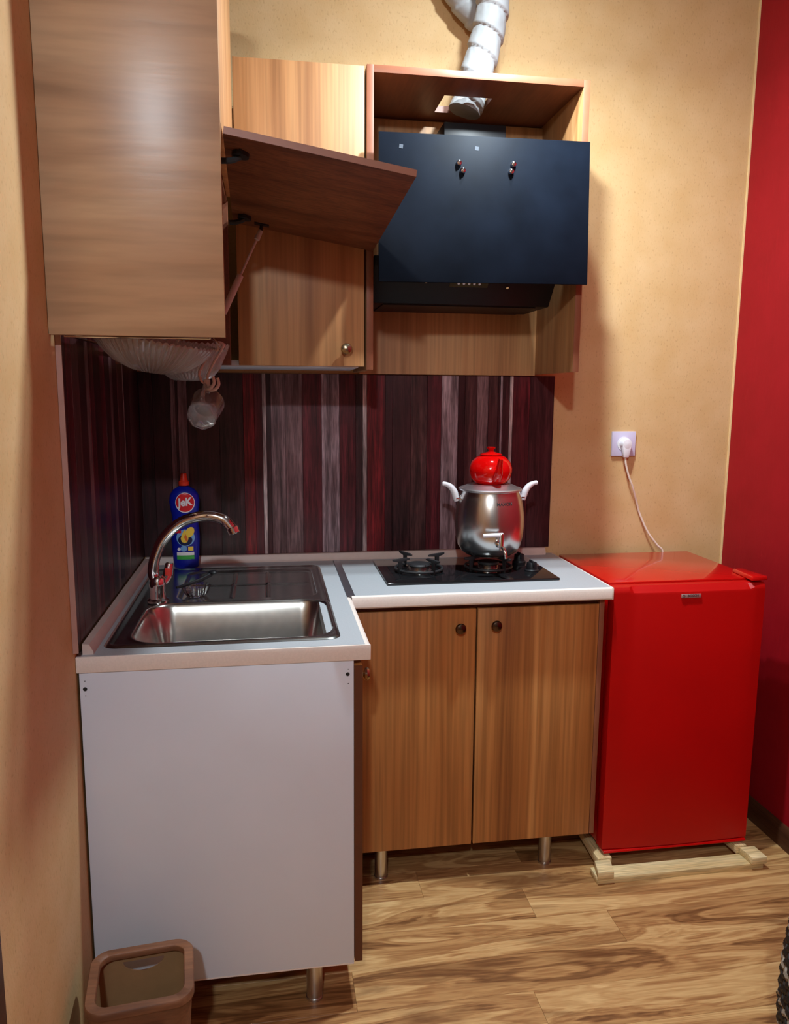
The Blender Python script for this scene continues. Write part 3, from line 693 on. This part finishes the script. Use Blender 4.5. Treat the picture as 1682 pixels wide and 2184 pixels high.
N0 = Vector((0.3205, -0.9245, 1.866)); N1 = Vector((0.684, -0.9245, 1.807)); F1 = Vector((0.677, -0.3445, 1.767)); F0 = N0+(F1-N1)
nrm = (N1-N0).cross(F1-N1).normalized(); nrm = nrm if nrm.z > 0 else -nrm
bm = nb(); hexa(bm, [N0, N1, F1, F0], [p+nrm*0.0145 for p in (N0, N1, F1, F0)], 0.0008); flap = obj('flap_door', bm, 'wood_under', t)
e = (N1-N0).normalized()*0.0; yv = (F0-N0).normalized()
bm = nb(); hexa(bm, [N0-yv*0.0012+nrm*0.0006, N1-yv*0.0012+nrm*0.0006, N1+nrm*0.0006, N0+nrm*0.0006], [p+nrm*0.0139 for p in (N0-yv*0.0012, N1-yv*0.0012, N1, N0)]); obj('flap_edging', bm, 'edge', flap)
def on_flap(s, q, d=0): return N0+(N1-N0)*s+(F0-N0)*q-nrm*d
for q in (0.13, 0.86):
    bm = nb()
    c = on_flap(0.085, q); cyl(bm, c, c-nrm*0.008, 0.017, n=20)
    a, b2 = on_flap(0.085, q, 0.008), on_flap(0.0, q, 0.016); tube(bm, [a, (a+b2)/2-nrm*0.006, b2+Vector((-0.004, 0, -0.006))], 0.006, 8, 4)
    c2 = on_flap(0.085, q-0.03); cyl(bm, c2, c2-nrm*0.004, 0.004, n=8); c2 = on_flap(0.085, q+0.03); cyl(bm, c2, c2-nrm*0.004, 0.004, n=8)
    obj('hinge', bm, 'iron', flap)
top = on_flap(0.20, 0.93, 0.016); low = Vector((0.286, -0.405, 1.592)); mid = low+(top-low)*0.46
bm = nb(); cyl(bm, low, mid, 0.0085, n=18, bev=0.001); st = obj('gas_strut', bm, 'pale_strut', t)
bm = nb(); cyl(bm, mid, top-(top-low).normalized()*0.014, 0.0032, n=12); obj('strut_rod', bm, 'pale_strut', st)
bm = nb(); cyl(bm, top-(top-low).normalized()*0.026, top, 0.0075, 0.006, 12, 0.001); obj('strut_socket', bm, 'beige_plastic', st)
bm = nb(); a = on_flap(0.20, 0.93)
hexa(bm, [on_flap(0.15, 0.915, 0.003), on_flap(0.25, 0.915, 0.003), on_flap(0.25, 0.945, 0.003), on_flap(0.15, 0.945, 0.003)], [on_flap(0.15, 0.915, -0.0002), on_flap(0.25, 0.915, -0.0002), on_flap(0.25, 0.945, -0.0002), on_flap(0.15, 0.945, -0.0002)])
cyl(bm, a, a-nrm*0.017, 0.0045, n=10); obj('strut_bracket', bm, 'iron', st)
# rails under the cabinet that carry the glassware
rk = thing('dish_rack', 'wire dish rack in the open bottom of the left wall cabinet', 'rack', (0.16, -0.64, 1.5))
for x in (0.022, 0.288):
    bm = nb(); cyl(bm, (x, -0.926, 1.500), (x, -0.347, 1.500), 0.003, n=10); obj('rail', bm, 'chrome', rk)
for y in (-0.921, -0.472, -0.360):
    bm = nb(); cyl(bm, (0.022, y, 1.4955), (0.288, y, 1.4955), 0.002, n=8); obj('wire', bm, 'chrome', rk)
# large oval fluted dish
def flp(k, amp, r0):
    return lambda a, q, z: (q, amp*math.cos(k*a)*min(1, max(0, (q-r0)/0.03)))
pm = Matrix.Rotation(math.radians(10), 3, 'Y') @ Matrix.Rotation(math.radians(4), 3, 'X')
bm = nb(); lathe(bm, [(0, -0.066), (0.05, -0.063), (0.085, -0.048), (0.115, -0.026), (0.132, -0.008), (0.141, 0.004), (0.141, 0.0075), (0.130, -0.004), (0.112, -0.021), (0.083, -0.043), (0.049, -0.058), (0, -0.061)],
                 (0.155, -0.697, 1.502), 200, mat=pm, flute=flp(64, 0.0026, 0.05), sx=0.92, sy=1.56)
tag(obj('serving_dish', bm, 'pressed_glass'), 'large oval fluted glass serving dish hanging below the left wall cabinet', 'dish')
bm = nb(); lathe(bm, [(0, -0.086), (0.040, -0.084), (0.058, -0.074), (0.075, -0.052), (0.088, -0.022), (0.100, 0.004), (0.100, 0.007), (0.085, -0.021), (0.072, -0.050), (0.056, -0.070), (0.038, -0.079), (0, -0.081)],
                 (0.200, -0.408, 1.507), 168, flute=flp(42, 0.0022, 0.04), sy=0.62)
tag(obj('glass_bowl', bm, 'pressed_glass'), 'rounded fluted glass bowl below the left wall cabinet, above the mug', 'bowl')
# hook and mug
HX, HY = 0.254, -0.600
t = thing('hook', 'beige plastic double hook hanging under the left wall cabinet', 'hook', (HX, HY, 1.42))
bm = nb(); tube(bm, [(0.284, HY, 1.492), (0.281, HY-0.001, 1.5065), (0.291, HY, 1.5065), (0.2935, HY, 1.498), (0.272, HY, 1.462), (0.258, HY, 1.434), (0.256, HY, 1.420)], 0.0032, 10)
tube(bm, [(0.284, HY, 1.492), (0.262, HY+0.004, 1.478), (0.246, HY+0.004, 1.455), (0.238, HY, 1.436), (0.243, HY, 1.420), (0.250, HY, 1.414)], 0.0032, 10); obj('hanger', bm, 'beige_plastic', t)
bm = nb(); box(bm, 0.2485, 0.2625, HY-0.006, HY+0.006, 1.396, 1.424, 0.003); obj('hook_block', bm, 'beige_plastic', t)
for dx, dy, hh in ((0.0, -0.012, 0.0), (0.010, -0.006, -0.003)):
    bm = nb(); tube(bm, [(0.256+dx*0.4, HY+dy*0.5, 1.402+hh), (0.264+dx, HY+dy, 1.404+hh), (0.272+dx, HY+dy, 1.415+hh), (0.270+dx, HY+dy, 1.430+hh)], (0.0042, 0.0036), 10); obj('hook_prong', bm, 'beige_plastic', t)
t = thing('glass_mug', 'clear glass mug hanging from the beige hook above the tap', 'mug', (0.25, -0.6, 1.35))
ax = Vector((0.16, 0.86, 0.44)).normalized()
mm = ax.to_track_quat('Z', 'Y').to_matrix()
MC = Vector((0.2475, -0.595, 1.352))
def hexr(a, q, z): return (q*(1+0.025*math.cos(8*a)) if z < 0.02 else q, 0)
bm = nb(); lathe(bm, [(0, -0.036), (0.026, -0.038), (0.032, -0.034), (0.0345, -0.026), (0.0325, -0.018), (0.035, 0.0), (0.038, 0.030), (0.0385, 0.040), (0.0365, 0.040), (0.033, 0.0), (0.030, -0.020), (0.026, -0.027), (0, -0.028)], MC, 64, mat=mm, flute=hexr); obj('mug_body', bm, 'mug_glass', t, ang=60)
bm = nb(); tube(bm, [MC+mm@Vector(p) for p in ((0, 0.034, 0.024), (0, 0.052, 0.024), (0, 0.058, 0.004), (0, 0.048, -0.014), (0, 0.031, -0.014))] if False else
     [MC+ax*0.022+Vector((0.004, 0.0, 0.030)), MC+ax*0.020+Vector((0.005, -0.006, 0.052)), MC+ax*0.0+Vector((0.004, -0.010, 0.058)), MC-ax*0.014+Vector((0.002, -0.006, 0.046)), MC-ax*0.018+Vector((0.0, 0.0, 0.026))], 0.0045, 12); obj('mug_handle', bm, 'mug_glass', t)

# ================================================================ middle wall cabinet
t = thing('wall_cabinet', 'flat walnut wall cabinet with one round knob between flap and hood', 'cabinet', (0.487, -0.17, 1.463))
bm = nb(); box(bm, 0.3205, 0.6545, -0.3417, -0.3245, 1.4655, 2.226, 0.0008); d = obj('door', bm, 'wood_v', t)
bm = nb(); lathe(bm, KN, (0.6045, -0.3417, 1.511), 28, mat=my); obj('knob', bm, 'brass', d)
bm = nb(); box(bm, 0.3205, 0.6560, -0.3235, -0.002, 1.480, 2.226); obj('cabinet_body', bm, 'carcass', t)
bm = nb(); hexa(bm, [(0.150, -0.326, 1.4625), (0.640, -0.326, 1.4625), (0.650, -0.012, 1.4625), (0.150, -0.012, 1.4625)], [(0.150, -0.326, 1.4785), (0.640, -0.326, 1.4785), (0.650, -0.012, 1.4785), (0.150, -0.012, 1.4785)], 0.001); obj('bottom_panel', bm, 'white_board', t)

# ================================================================ hood cabinet
HX0, HX1, HD, HZ0, HZ1 = 0.6605, 1.267, -0.3417, 1.457, 2.231
t = thing('hood_cabinet', 'open brown framed wall cabinet around the black cooker hood', 'cabinet', (0.96, -0.17, HZ0))
for a, b2 in ((HX0, HX0+0.018), (HX1-0.018, HX1)):
    bm = nb(); box(bm, a, b2, HD+0.0012, -0.002, HZ0, HZ1, 0.0005); sp_ = obj('side_panel', bm, 'wood_v', t)
    bm = nb(); box(bm, a, b2, HD, HD+0.001, HZ0, HZ1, 0.0003); obj('front_edging', bm, 'edge', sp_)
xa, xb = HX0+0.018, HX1-0.018; hx0, hx1, hy0, hy1 = 0.893, 1.030, -0.216, -0.084
bm = nb(); za, zb = HZ1-0.018, HZ1
box(bm, xa, hx0, HD+0.0012, -0.002, za, zb); box(bm, hx1, xb, HD+0.0012, -0.002, za, zb); box(bm, hx0, hx1, HD+0.0012, hy0, za, zb); box(bm, hx0, hx1, hy1, -0.002, za, zb)
tp = obj('top_panel', bm, 'carcass', t)
bm = nb(); box(bm, xa, xb, HD, HD+0.001, za, zb, 0.0003); obj('front_edging', bm, 'edge', tp)
bm = nb(); box(bm, xa, xb, -0.020, -0.0095, HZ0-0.004, 2.205); obj('back_panel', bm, 'wood_v', t)

# ================================================================ cooker hood
t = thing('cooker_hood', 'black slanted glass cooker hood in the open cabinet', 'cooker hood', (0.96, -0.2, 1.66))
GT = -0.382; GB_ = -0.412
bm = nb(); hexa(bm, [(0.683, GB_, 1.680), (1.2535, GB_, 1.688), (1.2535, GB_+0.006, 1.688), (0.683, GB_+0.006, 1.680)],
                [(0.686, GT, 2.0575), (1.2575, GT, 2.0625), (1.2575, GT+0.006, 2.0625), (0.686, GT+0.006, 2.0575)], 0.0018)
gp = obj('glass_panel', bm, 'hood_glass', t)
def gy(z): return GB_+(GT-GB_)*(z-1.684)/(2.06-1.684)
for x, z in ((0.896, 1.988), (0.9065, 1.969), (1.0435, 1.992), (1.0375, 1.973)):
    bm = nb(); lathe(bm, [(0, 0), (0.0075, 0), (0.0075, 0.006), (0.006, 0.009), (0.0035, 0.010), (0.003, 0.013), (0, 0.0135)], (x, gy(z), z), 20, mat=my); obj('glass_bolt', bm, 'chrome', gp)
for x, z in ((0.744, 2.023), (0.945, 2.028)):
    bm = nb(); q = 0.007; c = math.radians(38)
    pts = [(x+q*math.cos(c+k*PI/2), z+q*math.sin(c+k*PI/2)) for k in range(4)]
    hexa(bm, [(px, gy(pz)-0.0004, pz) for px, pz in pts], [(px, gy(pz)+0.001, pz) for px, pz in pts]); obj('adhesive_mark', bm, 'grey_mark', gp)
bm = nb()
prism_x(bm, [(-0.022, 1.762), (-0.022, 1.645), (-0.245, 1.645), (-0.322, 1.735), (-0.322, 1.762)], 0.684, 1.206, 0.002); hb = obj('hood_body', bm, 'black', t)
bm = nb(); box(bm, 0.79, 1.16, -0.34, -0.022, 1.7625, 2.03, 0.003); obj('motor_housing', bm, 'black', t)
bm = nb(); box(bm, 0.897, 1.078, -0.20, -0.025, 2.0305, 2.150, 0.003); obj('chimney_collar', bm, 'black', t)
fn = Vector((0, -0.090, -0.077)).normalized()
def slope(x, s): return Vector((x, -0.245-0.077*s, 1.645+0.090*s))
for x in (0.925, 0.940, 0.955, 0.970, 0.985):
    bm = nb(); c = slope(x, 0.60); cyl(bm, c, c+fn*0.003, 0.0042, n=14, bev=0.0008); obj('push_button', bm, 'aluminium', hb)
for x, s in ((0.832, 0.62), (1.068, 0.52)):
    bm = nb(); c = slope(x, s); cyl(bm, c, c+fn*0.003, 0.0045, n=14, bev=0.0008); obj('screw', bm, 'chrome', hb)
bm = nb(); a, b2 = slope(0.900, 0.50), slope(1.010, 0.50); c2, d2 = slope(1.010, 0.72), slope(0.900, 0.72)
hexa(bm, [a, b2, c2, d2], [p+fn*0.001 for p in (a, b2, c2, d2)]); obj('control_strip', bm, 'black_glass', hb)
bm = nb(); box(bm, 0.72, 1.17, -0.235, -0.04, 1.6415, 1.6448); obj('grease_filter', bm, 'black', hb)

# ================================================================ exhaust duct
t = thing('exhaust_hose', 'white crinkled flexible exhaust hose rising from the hood cabinet', 'hose', (0.99, -0.15, 2.19))
def crinkle(turns, amp):
    def f(tt, a, r):
        s = (tt*turns + a/(2*PI)) % 1.0
        saw = (1-s)**0.7 if s > 0.06 else s/0.06
        wr = noise.noise(Vector((math.cos(a)*2.2, math.sin(a)*2.2, tt*turns*2.6)))*0.5 + 0.45*math.sin(a*13+tt*turns*5+3*noise.noise(Vector((tt*40, a, 0))))*s
        return r*(1-amp + amp*2*saw*0.9 + 0.035*wr)
    return f
bm = nb(); tube(bm, [(0.968, -0.150, 2.196), (0.992, -0.150, 2.27), (1.018, -0.148, 2.36), (1.038, -0.148, 2.44), (1.046, -0.148, 2.53), (1.040, -0.150, 2.62), (1.028, -0.152, 2.72), (0.98, -0.15, 2.79)], 0.0465, 64, 22, crinkle(9.5, 0.085)); obj('front_length', bm, 'duct', t, ang=60)
bm = nb(); tube(bm, [(0.98, -0.15, 2.79), (0.93, -0.11, 2.78), (0.915, -0.054, 2.70), (0.935, -0.052, 2.61), (0.965, -0.05, 2.555), (1.02, -0.048, 2.50), (1.06, -0.046, 2.475)], 0.040, 48, 20, crinkle(9, 0.085)); obj('rear_length', bm, 'duct', t, ang=60)

# ================================================================ socket, plug, cable
t = thing('wall_socket', 'pale square wall socket on the yellow wall above the fridge', 'socket', (1.573, 0, 1.23))
bm = nb(); box(bm, 1.531, 1.615, -0.010, -0.0005, 1.189, 1.272, 0.002); obj('face_plate', bm, 'lilac_plastic', t)
bm = nb(); lathe(bm, [(0.0195, 0.0), (0.0235, 0), (0.0235, 0.002), (0.0195, 0.002)], (1.573, -0.010, 1.231), 36, mat=my); obj('socket_ring', bm, 'white_plastic', t)
t = thing('power_plug', 'white angled plug with pale cable running down behind the red fridge', 'plug', (1.575, -0.03, 1.23))
bm = nb(); lathe(bm, [(0, 0), (0.0185, 0), (0.0185, 0.016), (0.015, 0.024), (0, 0.027)], (1.574, -0.0125, 1.232), 28, mat=my)
hexa(bm, [(1.564, -0.034, 1.186), (1.583, -0.034, 1.186), (1.581, -0.018, 1.186), (1.566, -0.018, 1.186)], [(1.558, -0.037, 1.230), (1.590, -0.037, 1.230), (1.590, -0.0145, 1.230), (1.558, -0.0145, 1.230)], 0.003); obj('plug_body', bm, 'white_plastic', t)
bm = nb(); tube(bm, [(1.5735, -0.026, 1.188), (1.576, -0.026, 1.165), (1.588, -0.026, 1.125), (1.606, -0.024, 1.085), (1.632, -0.012, 1.022), (1.644, -0.010, 0.99), (1.672, -0.018, 0.930), (1.705, -0.026, 0.885), (1.728, -0.030, 0.850), (1.735, -0.026, 0.70)], 0.0034, 10); obj('cable', bm, 'cable', t)

# ================================================================ red fridge
t = thing('mini_fridge', 'bright red under-counter fridge standing on raw wood battens', 'fridge', (1.58, -0.25, 0.045))
FX0, FX1 = 1.347, 1.812
bm = nb(); box(bm, FX0+0.004, FX1-0.004, -0.430, -0.055, 0.056, 0.8435, 0.003); obj('fridge_body', bm, 'red_enamel', t)
bm = nb(); box(bm, FX0, FX1, -0.432, -0.038, 0.844, 0.8635, 0.004); obj('top_plate', bm, 'red_enamel', t)
bm = nb(); NXd = 40; rs = []
for i in range(NXd+1):
    u = i/NXd; x = FX0+(FX1-FX0)*u
    if i == 0: x += 0.0
    s = smst(0.10, 0.13, u)*smst(0.93, 0.90, u)
    bow = 0.007*(1-(2*u-1)**2)
    yf = -0.474-bow; zt = 0.8575
    dep = 0.008*s; zd = 0.005*s
    rs.append([Vector(p) for p in ((x, -0.4345, 0.060), (x, yf+0.003, 0.060), (x, yf, 0.063), (x, yf, zt-0.018-zd), (x, yf+0.001+dep*0.2, zt-0.012-zd), (x, yf+0.004+dep, zt-0.006-zd*0.8), (x, yf+0.008+dep*1.4, zt-0.001-zd*0.25), (x, yf+0.012+dep*1.4, zt), (x, -0.4345, zt))])
rings(bm, rs); fd = obj('fridge_door', bm, 'red_door', t, ang=25)
bm = nb(); prism_x(bm, [(-0.436, 0.050), (-0.478, 0.050), (-0.483, 0.054), (-0.480, 0.0595), (-0.436, 0.0595)], FX0+0.004, FX1-0.004, 0.001); obj('door_lip', bm, 'red_enamel', fd)
bm = nb(); hexa(bm, [(1.766, -0.476, 0.864), (1.822, -0.470, 0.864), (1.815, -0.352, 0.864), (1.780, -0.352, 0.864)], [(1.770, -0.473, 0.876), (1.820, -0.467, 0.876), (1.813, -0.355, 0.874), (1.783, -0.355, 0.874)], 0.003); obj('hinge_cover', bm, 'red_enamel', t)
bm = nb(); box(bm, 1.5455, 1.606, -0.4835, -0.4810, 0.8235, 0.8345, 0.0008); bg = obj('badge', bm, 'badge', fd)
bm = text_verts('BOSCH', 0.0095, 0.0002, 0.0001)
for v in bm.verts: v.co = Vector((1.581+v.co.x*1.1, -0.4837-v.co.z, 0.829+v.co.y))
obj('badge_lettering', bm, 'print', bg, smooth=False)
bm = nb(); rs = []
for i in range(24):
    a = 2*PI*i/24; rs.append([Vector((1.5525+q*math.cos(a), -0.4836+dy, 0.829+q*math.sin(a))) for q, dy in ((0.0042, 0), (0.0032, 0), (0.0032, -0.0006), (0.0042, -0.0006))])
rings(bm, rs, closed=True); obj('badge_emblem', bm, 'print', bg)
for x in (FX0+0.03, FX1-0.03):
    for y in (-0.40, -0.09):
        bm = nb(); cyl(bm, (x, y, 0.0445), (x, y, 0.0565), 0.016, n=16); obj('foot', bm, 'black', t)

# ---- batten frame below the fridge
t = thing('batten_frame', 'raw pine batten frame on the floor under the red fridge', 'wooden frame', (1.57, -0.3, 0))
for y0, y1 in ((-0.545, -0.492), (-0.12, -0.07)):
    bm = nb(); box(bm, 1.306, 1.828, y0, y1, 0.0, 0.019, 0.001); obj('cross_batten', bm, 'pine', t)
for (xa, xb, xc, xd) in ((1.328, 1.372, 1.352, 1.396), (1.772, 1.806, 1.750, 1.784)):
    bm = nb(); hexa(bm, [(xa, -0.4915, 0.0193), (xb, -0.4915, 0.0193), (xd, -0.06, 0.0193), (xc, -0.06, 0.0193)], [(xa, -0.4915, 0.0442), (xb, -0.4915, 0.0442), (xd, -0.06, 0.0442), (xc, -0.06, 0.0442)], 0.001); obj('side_batten', bm, 'pine_y', t)
for (x0, x1, sk_) in ((1.304, 1.352, 0.014), (1.786, 1.834, -0.004)):
    bm = nb(); hexa(bm, [(x0, -0.552, 0.0193), (x1, -0.552, 0.0193), (x1+sk_, -0.493, 0.0193), (x0+sk_, -0.493, 0.0193)], [(x0, -0.552, 0.041), (x1, -0.552, 0.041), (x1+sk_, -0.493, 0.041), (x0+sk_, -0.493, 0.041)], 0.0012); obj('corner_block', bm, 'pine', t)

# ================================================================ bin
BC = Vector((0.133, -1.068, 0)); bang = math.radians(6)
t = thing('waste_bin', 'brown wood-look plastic waste bin on the floor by the white panel', 'bin', BC)
def rr_ring(hx, hy, r, z, n=10):
    out = []
    for (sx, sy, a0) in ((1, 1, 0), (-1, 1, PI/2), (-1, -1, PI), (1, -1, 3*PI/2)):
        for k in range(n+1):
            a = a0+PI/2*k/n; p = Vector((sx*(hx-r)+r*math.cos(a), sy*(hy-r)+r*math.sin(a), 0))
            p = Matrix.Rotation(bang, 3, 'Z') @ p
            out.append(BC+p+Vector((0, 0, z)))
    return out
HB = 0.28
bm = nb(); rings(bm, [rr_ring(0.074, 0.064, 0.025, 0.0), rr_ring(0.079, 0.069, 0.027, 0.004), rr_ring(0.094, 0.083, 0.034, HB-0.014)], cap1=False)
rings_in = [rr_ring(0.0915, 0.0805, 0.032, HB-0.014), rr_ring(0.076, 0.066, 0.025, 0.008), rr_ring(0.01, 0.01, 0.005, 0.006)]
rings(bm, rings_in, cap0=False)
bmesh.ops.remove_doubles(bm, verts=bm.verts, dist=1e-5)
edges_o = [e for e in bm.edges if e.is_boundary]
bmesh.ops.bridge_loops(bm, edges=edges_o)
wall = obj('bin_body', bm, 'bin', t, ang=30)
wall.data.materials.append(M['bin_in'])
cb = nb(); n = 18; hp = []
for i in range(n+1):
    a = PI+PI*i/n; hp.append((0.040*math.cos(a), HB-0.028+0.024*math.sin(a)))
prism_y(cb, hp, 0.05, 0.13)
bmesh.ops.transform(cb, matrix=Matrix.Rotation(bang, 4, 'Z'), verts=cb.verts)
cm = bpy.data.meshes.new('cut'); cb.to_mesh(cm); cb.free(); co = bpy.data.objects.new('cut', cm); COL.objects.link(co); co.location = BC
md = wall.modifiers.new('cut', 'BOOLEAN'); md.object = co; md.operation = 'DIFFERENCE'; md.solver = 'EXACT'
bpy.context.view_layer.update()
dg = bpy.context.evaluated_depsgraph_get(); nm = bpy.data.meshes.new_from_object(wall.evaluated_get(dg))
wall.modifiers.clear(); wall.data = nm; bpy.data.objects.remove(co); bpy.data.meshes.remove(cm)
hb_ = bmesh.new(); hb_.from_mesh(nm)
plug = [f for f in hb_.faces if len(f.verts) == n+1 and f.calc_center_median().y > 0.06]
if plug:            # open the hand hole and close its rim between the two wall faces
    ring_e = [e for f in plug for e in f.edges]
    bmesh.ops.delete(hb_, geom=plug, context='FACES_ONLY')
    ring_e = [e for e in ring_e if e.is_valid and e.is_boundary]
    if ring_e: bmesh.ops.bridge_loops(hb_, edges=ring_e)
    hb_.to_mesh(nm); nm.set_sharp_from_angle(angle=math.radians(30))
hb_.free(); nm.polygons.foreach_set('use_smooth', [True]*len(nm.polygons))
for p in nm.polygons:      # the inside is a duller brown
    c = p.center; rad = Vector((c.x, c.y, 0))
    p.material_index = 1 if (p.normal.dot(rad) < -0.001 or (p.normal.z > 0.8 and c.z < 0.05)) else 0
bm = nb(); rings(bm, [rr_ring(0.0945, 0.0835, 0.034, HB-0.016), rr_ring(0.0985, 0.0875, 0.037, HB-0.014), rr_ring(0.0985, 0.0875, 0.037, HB-0.003), rr_ring(0.0965, 0.0855, 0.036, HB), rr_ring(0.081, 0.070, 0.026, HB), rr_ring(0.0795, 0.0685, 0.025, HB-0.002), rr_ring(0.0795, 0.0685, 0.025, HB-0.012), rr_ring(0.0895, 0.0785, 0.031, HB-0.0135)], closed=True)
obj('bin_rim', bm, 'bin', t, ang=50)
bm = nb(); pts = [(-0.045, HB-0.045), (0.045, HB-0.045), (0.040, HB-0.062), (-0.040, HB-0.062)]
prism_y(bm, pts, -0.093, -0.086, 0.001)
bmesh.ops.transform(bm, matrix=Matrix.Translation(BC) @ Matrix.Rotation(bang, 4, 'Z'), verts=bm.verts); obj('raised_panel', bm, 'bin', t)

# ================================================================ braided basket at the right edge
KX, KY = 1.643, -1.25
t = thing('braided_basket', 'black braided basket standing on the floor at the right edge', 'basket', (KX, KY, 0))
bm = nb(); kp = [(0.0, 0.0), (0.195, 0.0), (0.205, 0.02), (0.212, 0.10), (0.210, 0.20), (0.200, 0.30), (0.190, 0.355), (0.182, 0.355), (0.190, 0.29), (0.2, 0.1), (0.19, 0.012), (0, 0.010)]
lathe(bm, kp, (KX, KY, 0), 48); obj('basket_wall', bm, 'wicker', t)
def kr(z):
    pr = kp[1:7]
    for (r0, z0), (r1, z1) in zip(pr[:-1], pr[1:]):
        if z0 <= z <= z1: return r0+(r1-r0)*(z-z0)/(z1-z0)
    return 0.19
NS = 22
for s in range(NS):
    for sg in (0,):
        bm = nb(); z = 0.012+s*0.0157
        rs = []; R = kr(z)
        for i in range(176):
            a = 2*PI*i/176; wv = math.sin(a*44+PI*(s % 2))
            q = R+0.004+0.003*wv
            rs.append([Vector((KX+(q+0.0058*math.cos(k))*math.cos(a), KY+(q+0.0058*math.cos(k))*math.sin(a), z+0.004*math.cos(a*44)+0.0085*math.sin(k))) for k in [2*PI*m_/6 for m_ in range(6)]])
        rings(bm, rs, closed=True)
        obj('braid_strand', bm, 'wicker2' if s % 5 == 2 else 'wicker', t)
